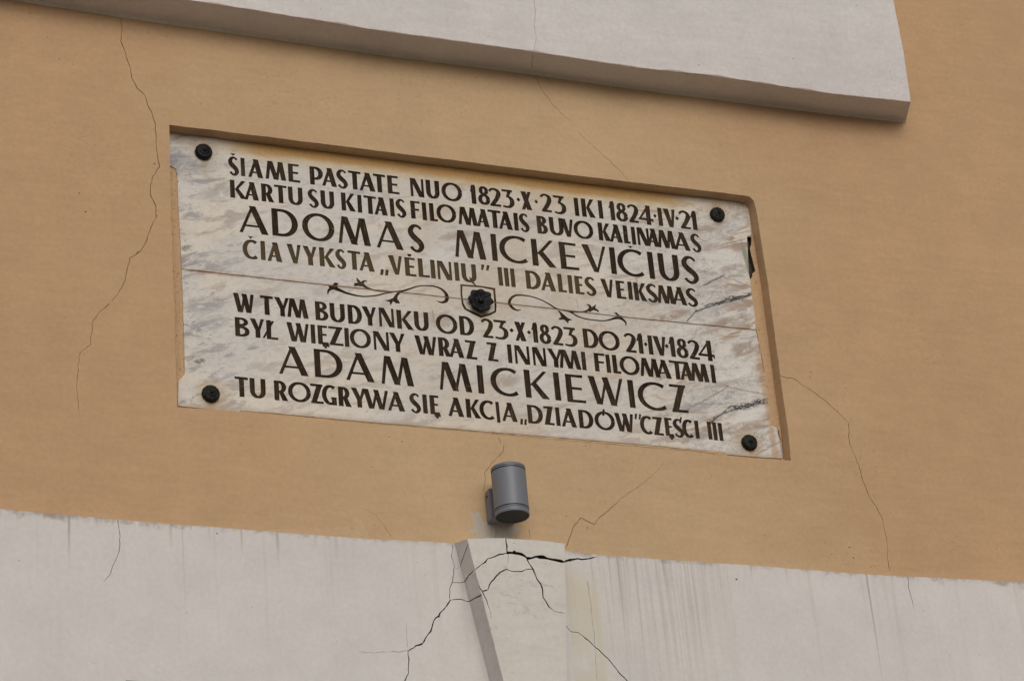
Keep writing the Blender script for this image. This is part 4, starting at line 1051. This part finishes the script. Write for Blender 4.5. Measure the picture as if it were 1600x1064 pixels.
lf = [Wp(283.5, 410), Wp(282, 380), Wp(279, 320), Wp(277, 275), Wp(275, 264), Wp(270, 261)]
lf = rough(lf, .012, .0008, 17, False)
up_poly = top_edge[:6] + [(recess[6][0], recess[6][1] - ins), (Wp(1169.5, 312)[0], recess[7][1] - .002)] + rt + jt[::-1] + lf + [(recess[0][0] + ins, Wp(270, 259)[1])]
rb = rough([jb_[-1], Wp(1188.5, 552), Wp(1195.5, 590), Wp(1204.5, 664), Wp(1213, 668), Wp(1218, 690), Wp(1222, 716)], .012, .0008, 27, False)
bo = [Wp(1180, 713.5), Wp(1136, 709.5)] + [Wp(a, b - .5) for a, b in top_l[::-1][1:]] + [Wp(374, 643.5), Wp(278, 634)]
ll = rough([Wp(279, 596), Wp(289, 584), Wp(288, 540), Wp(286, 480), Wp(284.5, 430)], .012, .0008, 37, False)
lo_poly = jb_ + rb[1:] + bo + ll
cutd = {}
allcuts = []
for i, (li, ch, polys) in enumerate(letters): cutd['L%d' % i] = (0.0032, polys)
cutd['scroll_left'] = (0.0030, left_scroll); cutd['scroll_right'] = (0.0030, right_scroll); cutd['shield'] = (0.0022, shield)
vein_c = [crack([Wp(675.5, 482), Wp(677, 495), Wp(676.5, 502)], .0007), crack([Wp(899.5, 466), Wp(901.5, 474), Wp(903.5, 484)], .0006)]
cutd['vein'] = (0.0008, [q for c_ in vein_c for q in c_])
for nm, poly in (('up', up_poly), ('lo', lo_poly)):
    res = relief([poly], cutd, lambda x, z, d: (x, PY + d, z))
    V_, F_ = res['base']
    slab = mesh_obj('marble_slab', V_, F_, M_marble, plaque)
    slab['label'] = 'upper slab with the Lithuanian text' if nm == 'up' else 'lower slab with the Polish text'
    # thickness of the slab down to the mortar
    ev, ef = [], []
    n = len(poly)
    for p in poly: ev += [(p[0], PY, p[1]), (p[0], PY + .006, p[1])]
    for i in range(n): j = (i + 1) % n; ef.append((2 * i, 2 * j, 2 * j + 1, 2 * i + 1))
    mesh_obj('slab_edge', ev, ef, M_marble, slab)
    for i, (li, ch, polys) in enumerate(letters):
        if (li < 4) != (nm == 'up'): continue
        k_ = 'L%d' % i
        if k_ in res: mesh_obj('letter', *res[k_], M_letter, slab)
    for k_, on in (('scroll_left', 'carved_scroll'), ('scroll_right', 'carved_scroll'), ('shield', 'shield_outline'), ('vein', 'stone_flaw')):
        if k_ in res: islands(on, *res[k_], M_letter, slab)

# ------------------------------------------------------------------ fixings
def lathe(profile, n, place, wob=None):
    """profile: (radius, height out of the wall)"""
    V_, F_ = [], []
    for j, (r, h) in enumerate(profile):
        for i in range(n):
            a = 2 * math.pi * i / n
            k_ = wob(a, r) if wob else 1.0
            V_.append(place(r * k_ * math.cos(a), r * k_ * math.sin(a), h))
    for j in range(len(profile) - 1):
        for i in range(n):
            a = j * n + i; b = j * n + (i + 1) % n; F_.append((a, b, b + n, a + n))
    F_.append([(len(profile) - 1) * n + i for i in range(n)])
    return V_, F_
def project(p):
    d_ = Vector(p) - CAM
    return CX + F_PX * d_.dot(RIGHT) / d_.dot(FWD), CY + F_PX * d_.dot(DOWN) / d_.dot(FWD)
for px, py, mat, k_ in ((318.8, 236.5, M_iron, 1.0), (1121.8, 334.5, M_bronze, .95), (330, 614, M_bronze, 1.0), (1171.8, 690.5, M_bronze, .98)):
    cx_, cz_ = at(px, py, PY - .009)
    pl = lambda x, z, h: (cx_ + x, PY + .0005 - h, cz_ + z)
    R_ = .0238 * k_
    V_, F_ = lathe([(R_ * .97, 0), (R_, .004), (R_ * .98, .009), (R_ * .88, .0135), (R_ * .72, .0155), (R_ * .64, .0145), (R_ * .56, .0160), (R_ * .36, .0185), (R_ * .25, .0185)], 32, pl, lambda a, r: 1 + (.025 * math.cos(12 * a) if r > R_ * .6 else 0))
    cap = mesh_obj('fixing_cap', V_, F_, mat, plaque, True)
    V_, F_ = lathe([(R_ * .27, .016), (R_ * .27, .0205), (R_ * .20, .0235), (R_ * .07, .0245)], 16, pl)
    mesh_obj('knob', V_, F_, mat, cap, True)
    V_, F_ = [], []
cx_, cz_ = at(750.8, 470.0, PY - .012)
pl = lambda x, z, h: (cx_ + x, PY + .0005 - h, cz_ + z)
R_ = .0335
lobe = lambda a, r: 1 + ((.085 + .03 * math.sin(a * 2 + 1)) * math.cos(8 * (a - 1.50) + .25 * math.sin(a + 2)) * (r / R_) ** 2) + (.045 * math.sin(3 * a) if r > R_ * .7 else 0)
V_, F_ = lathe([(R_ * .80, 0), (R_ * .84, .006), (R_ * .98, .013), (R_, .018), (R_ * .95, .021), (R_ * .80, .020), (R_ * .60, .0165), (R_ * .42, .0150), (R_ * .32, .0150)], 64, pl, lobe)
ros = mesh_obj('central_rosette', V_, F_, M_iron, plaque, True)
ros['label'] = 'black lobed iron rosette over the joint of the two slabs'
for i in range(8):                                       # raised petal ribs
    a = 1.50 + i * math.pi / 4
    V_, F_ = [], []
    for t_, wd, hh in ((.34, .10, .0155), (.55, .16, .0185), (.78, .17, .0225), (.96, .08, .0225)):
        c_, s_ = math.cos(a), math.sin(a)
        for q, h_ in ((-wd, hh - .003), (0, hh), (wd, hh - .003)):
            V_.append(pl(R_ * (t_ * c_ - q * s_), R_ * (t_ * s_ + q * c_), h_))
    for j in range(3):
        for q in range(2): F_.append((3 * j + q, 3 * j + q + 1, 3 * j + q + 4, 3 * j + q + 3))
    mesh_obj('petal', V_, F_, M_iron, ros, True)
V_, F_ = lathe([(R_ * .27, .014), (R_ * .27, .0205), (R_ * .22, .0225), (R_ * .08, .0235)], 20, pl)
mesh_obj('boss', V_, F_, M_iron, ros, True)

# ------------------------------------------------------------------ wall lamp
RAD = .0450
LY = -.036 - .006 - RAD                                  # axis of the cylinder
bx, bz = at(802.2, 807.5, LY); tx, tz = at(791.8, 731.5, LY)
ax_ = (bx + tx) / 2
z0, z1 = bz, tz
lamp = thing('wall_lamp', 'grey metal cylinder spotlight on a bracket below the marble plaque', 'wall lamp', (ax_, 0, (z0 + z1) / 2))
def cyl(prof, n=48):
    V_, F_ = [], []
    for r, z in prof:
        for i in range(n): V_.append((ax_ + r * math.cos(2 * math.pi * i / n), LY + r * math.sin(2 * math.pi * i / n), z))
    for j in range(len(prof) - 1):
        for i in range(n):
            a = j * n + i; b = j * n + (i + 1) % n; F_.append((a, b, b + n, a + n))
    return V_, F_
H_ = z1 - z0
g0 = z0 + .0175; g1 = z1 - .0125
V_, F_ = cyl([(RAD, g0 + .0015), (RAD, g1 - .0015)]); mesh_obj('housing', V_, F_, M_lamp, lamp, True)
def groove(z):
    V_, F_ = cyl([(RAD, z - .0015), (RAD - .0018, z - .0012), (RAD - .0018, z + .0012), (RAD, z + .0015)]); return V_, F_
for z in (g0, g1): mesh_obj('seam', *groove(z), M_seam, lamp)
for z in (g0 - .0052, g1 + .0052):
    V_, F_ = cyl([(RAD, z - .0007), (RAD - .0012, z - .0005), (RAD - .0012, z + .0005), (RAD, z + .0007)]); mesh_obj('seam', V_, F_, M_seam, lamp)
# lower collar, from the outside rolled in to the lens
V_, F_ = cyl([(RAD, g0 - .0059), (RAD, z0 + .0012), (RAD - .0006, z0), (RAD - .0016, z0), (RAD - .0018, z0 + .0020)]); mesh_obj('lower_collar', V_, F_, M_lamp, lamp, True)
V_, F_ = cyl([(RAD, g0 - .0045), (RAD, g0 - .0015)]); mesh_obj('lower_band', V_, F_, M_lamp, lamp, True)
V_, F_ = cyl([(RAD, g1 + .0015), (RAD, g1 + .0045)]); mesh_obj('upper_band', V_, F_, M_lamp, lamp, True)
V_, F_ = cyl([(RAD, g1 + .0059), (RAD, z1 - .0012), (RAD - .0012, z1), (RAD - .0028, z1), (RAD - .0034, z1 - .0045)]); mesh_obj('upper_collar', V_, F_, M_lamp, lamp, True)
for z in (z0 + .0016, z1 - .0016):
    n = 48; V_ = [(ax_ + (RAD - .0012) * math.cos(2 * math.pi * i / n), LY + (RAD - .0012) * math.sin(2 * math.pi * i / n), z) for i in range(n)]
    mesh_obj('lens', V_, [list(range(n))], M_lens, lamp)
# bracket
b0x, b0z = at(700 + 375 / 5.91, 680 + 487 / 5.91, -.036); b1x, b1z = at(700 + 404 / 5.91, 680 + 765 / 5.91, -.036)
xl_ = (b0x + b1x) / 2; xr_ = ax_ + (ax_ - xl_)
zt_, zb2 = b0z, b1z
def box(name, x0, x1, y0, y1, za_, zb3, mat, parent, bev=.0012):
    import bmesh
    bm = bmesh.new()
    vs__ = [bm.verts.new((x, y, z)) for x in (x0, x1) for y in (y0, y1) for z in (za_, zb3)]
    for f in ((0, 1, 3, 2), (4, 6, 7, 5), (0, 4, 5, 1), (2, 3, 7, 6), (0, 2, 6, 4), (1, 5, 7, 3)): bm.faces.new([vs__[i] for i in f])
    bmesh.ops.recalc_face_normals(bm, faces=bm.faces)
    bmesh.ops.bevel(bm, geom=bm.edges[:], offset=bev, segments=2, affect='EDGES')
    me = bpy.data.meshes.new(name); bm.to_mesh(me); bm.free(); me.materials.append(mat)
    o = bpy.data.objects.new(name, me); COL.objects.link(o); o.parent = parent
    if parent.type == 'EMPTY': o.matrix_parent_inverse = Matrix.Translation(-Vector(parent.location))
    return o
box('bracket', xl_, xr_, -.036, -.004, zb2, zt_, M_lamp, lamp)
box('wall_gasket', xl_ + .003, xr_ - .003, -.0045, .001, zb2 + .003, zt_ - .003, M_seam, lamp, .0005)
box('arm', ax_ - .016, ax_ + .016, LY + RAD - .006, -.0355, zb2 + .012, zt_ - .012, M_lamp, lamp)
box('bracket_screw', xl_ - .0015, xl_ + .001, -.022, -.016, zt_ - .02, zt_ - .014, M_seam, lamp, .0004)

# ------------------------------------------------------------------ the top edge of a small green plate just under the view
gx0, gz0 = at(196.5, 1062.3, BAND_Y - .006); gx1, gz1 = at(257, 1062.8, BAND_Y - .006)
plate = thing('green_sign_plate', 'dark green enamel plate on the white band, only its top edge in view', 'sign', ((gx0 + gx1) / 2, BAND_Y, gz0 - .1))
box('plate', gx0, gx1, BAND_Y - .006, BAND_Y - .001, gz0 - .16, gz0, M_green, plate, .001)
box('screw', (gx0 + gx1) / 2 - .004, (gx0 + gx1) / 2 + .004, BAND_Y - .0085, BAND_Y - .0055, gz0 - .02, gz0 - .012, M_lamp, plate, .0008)
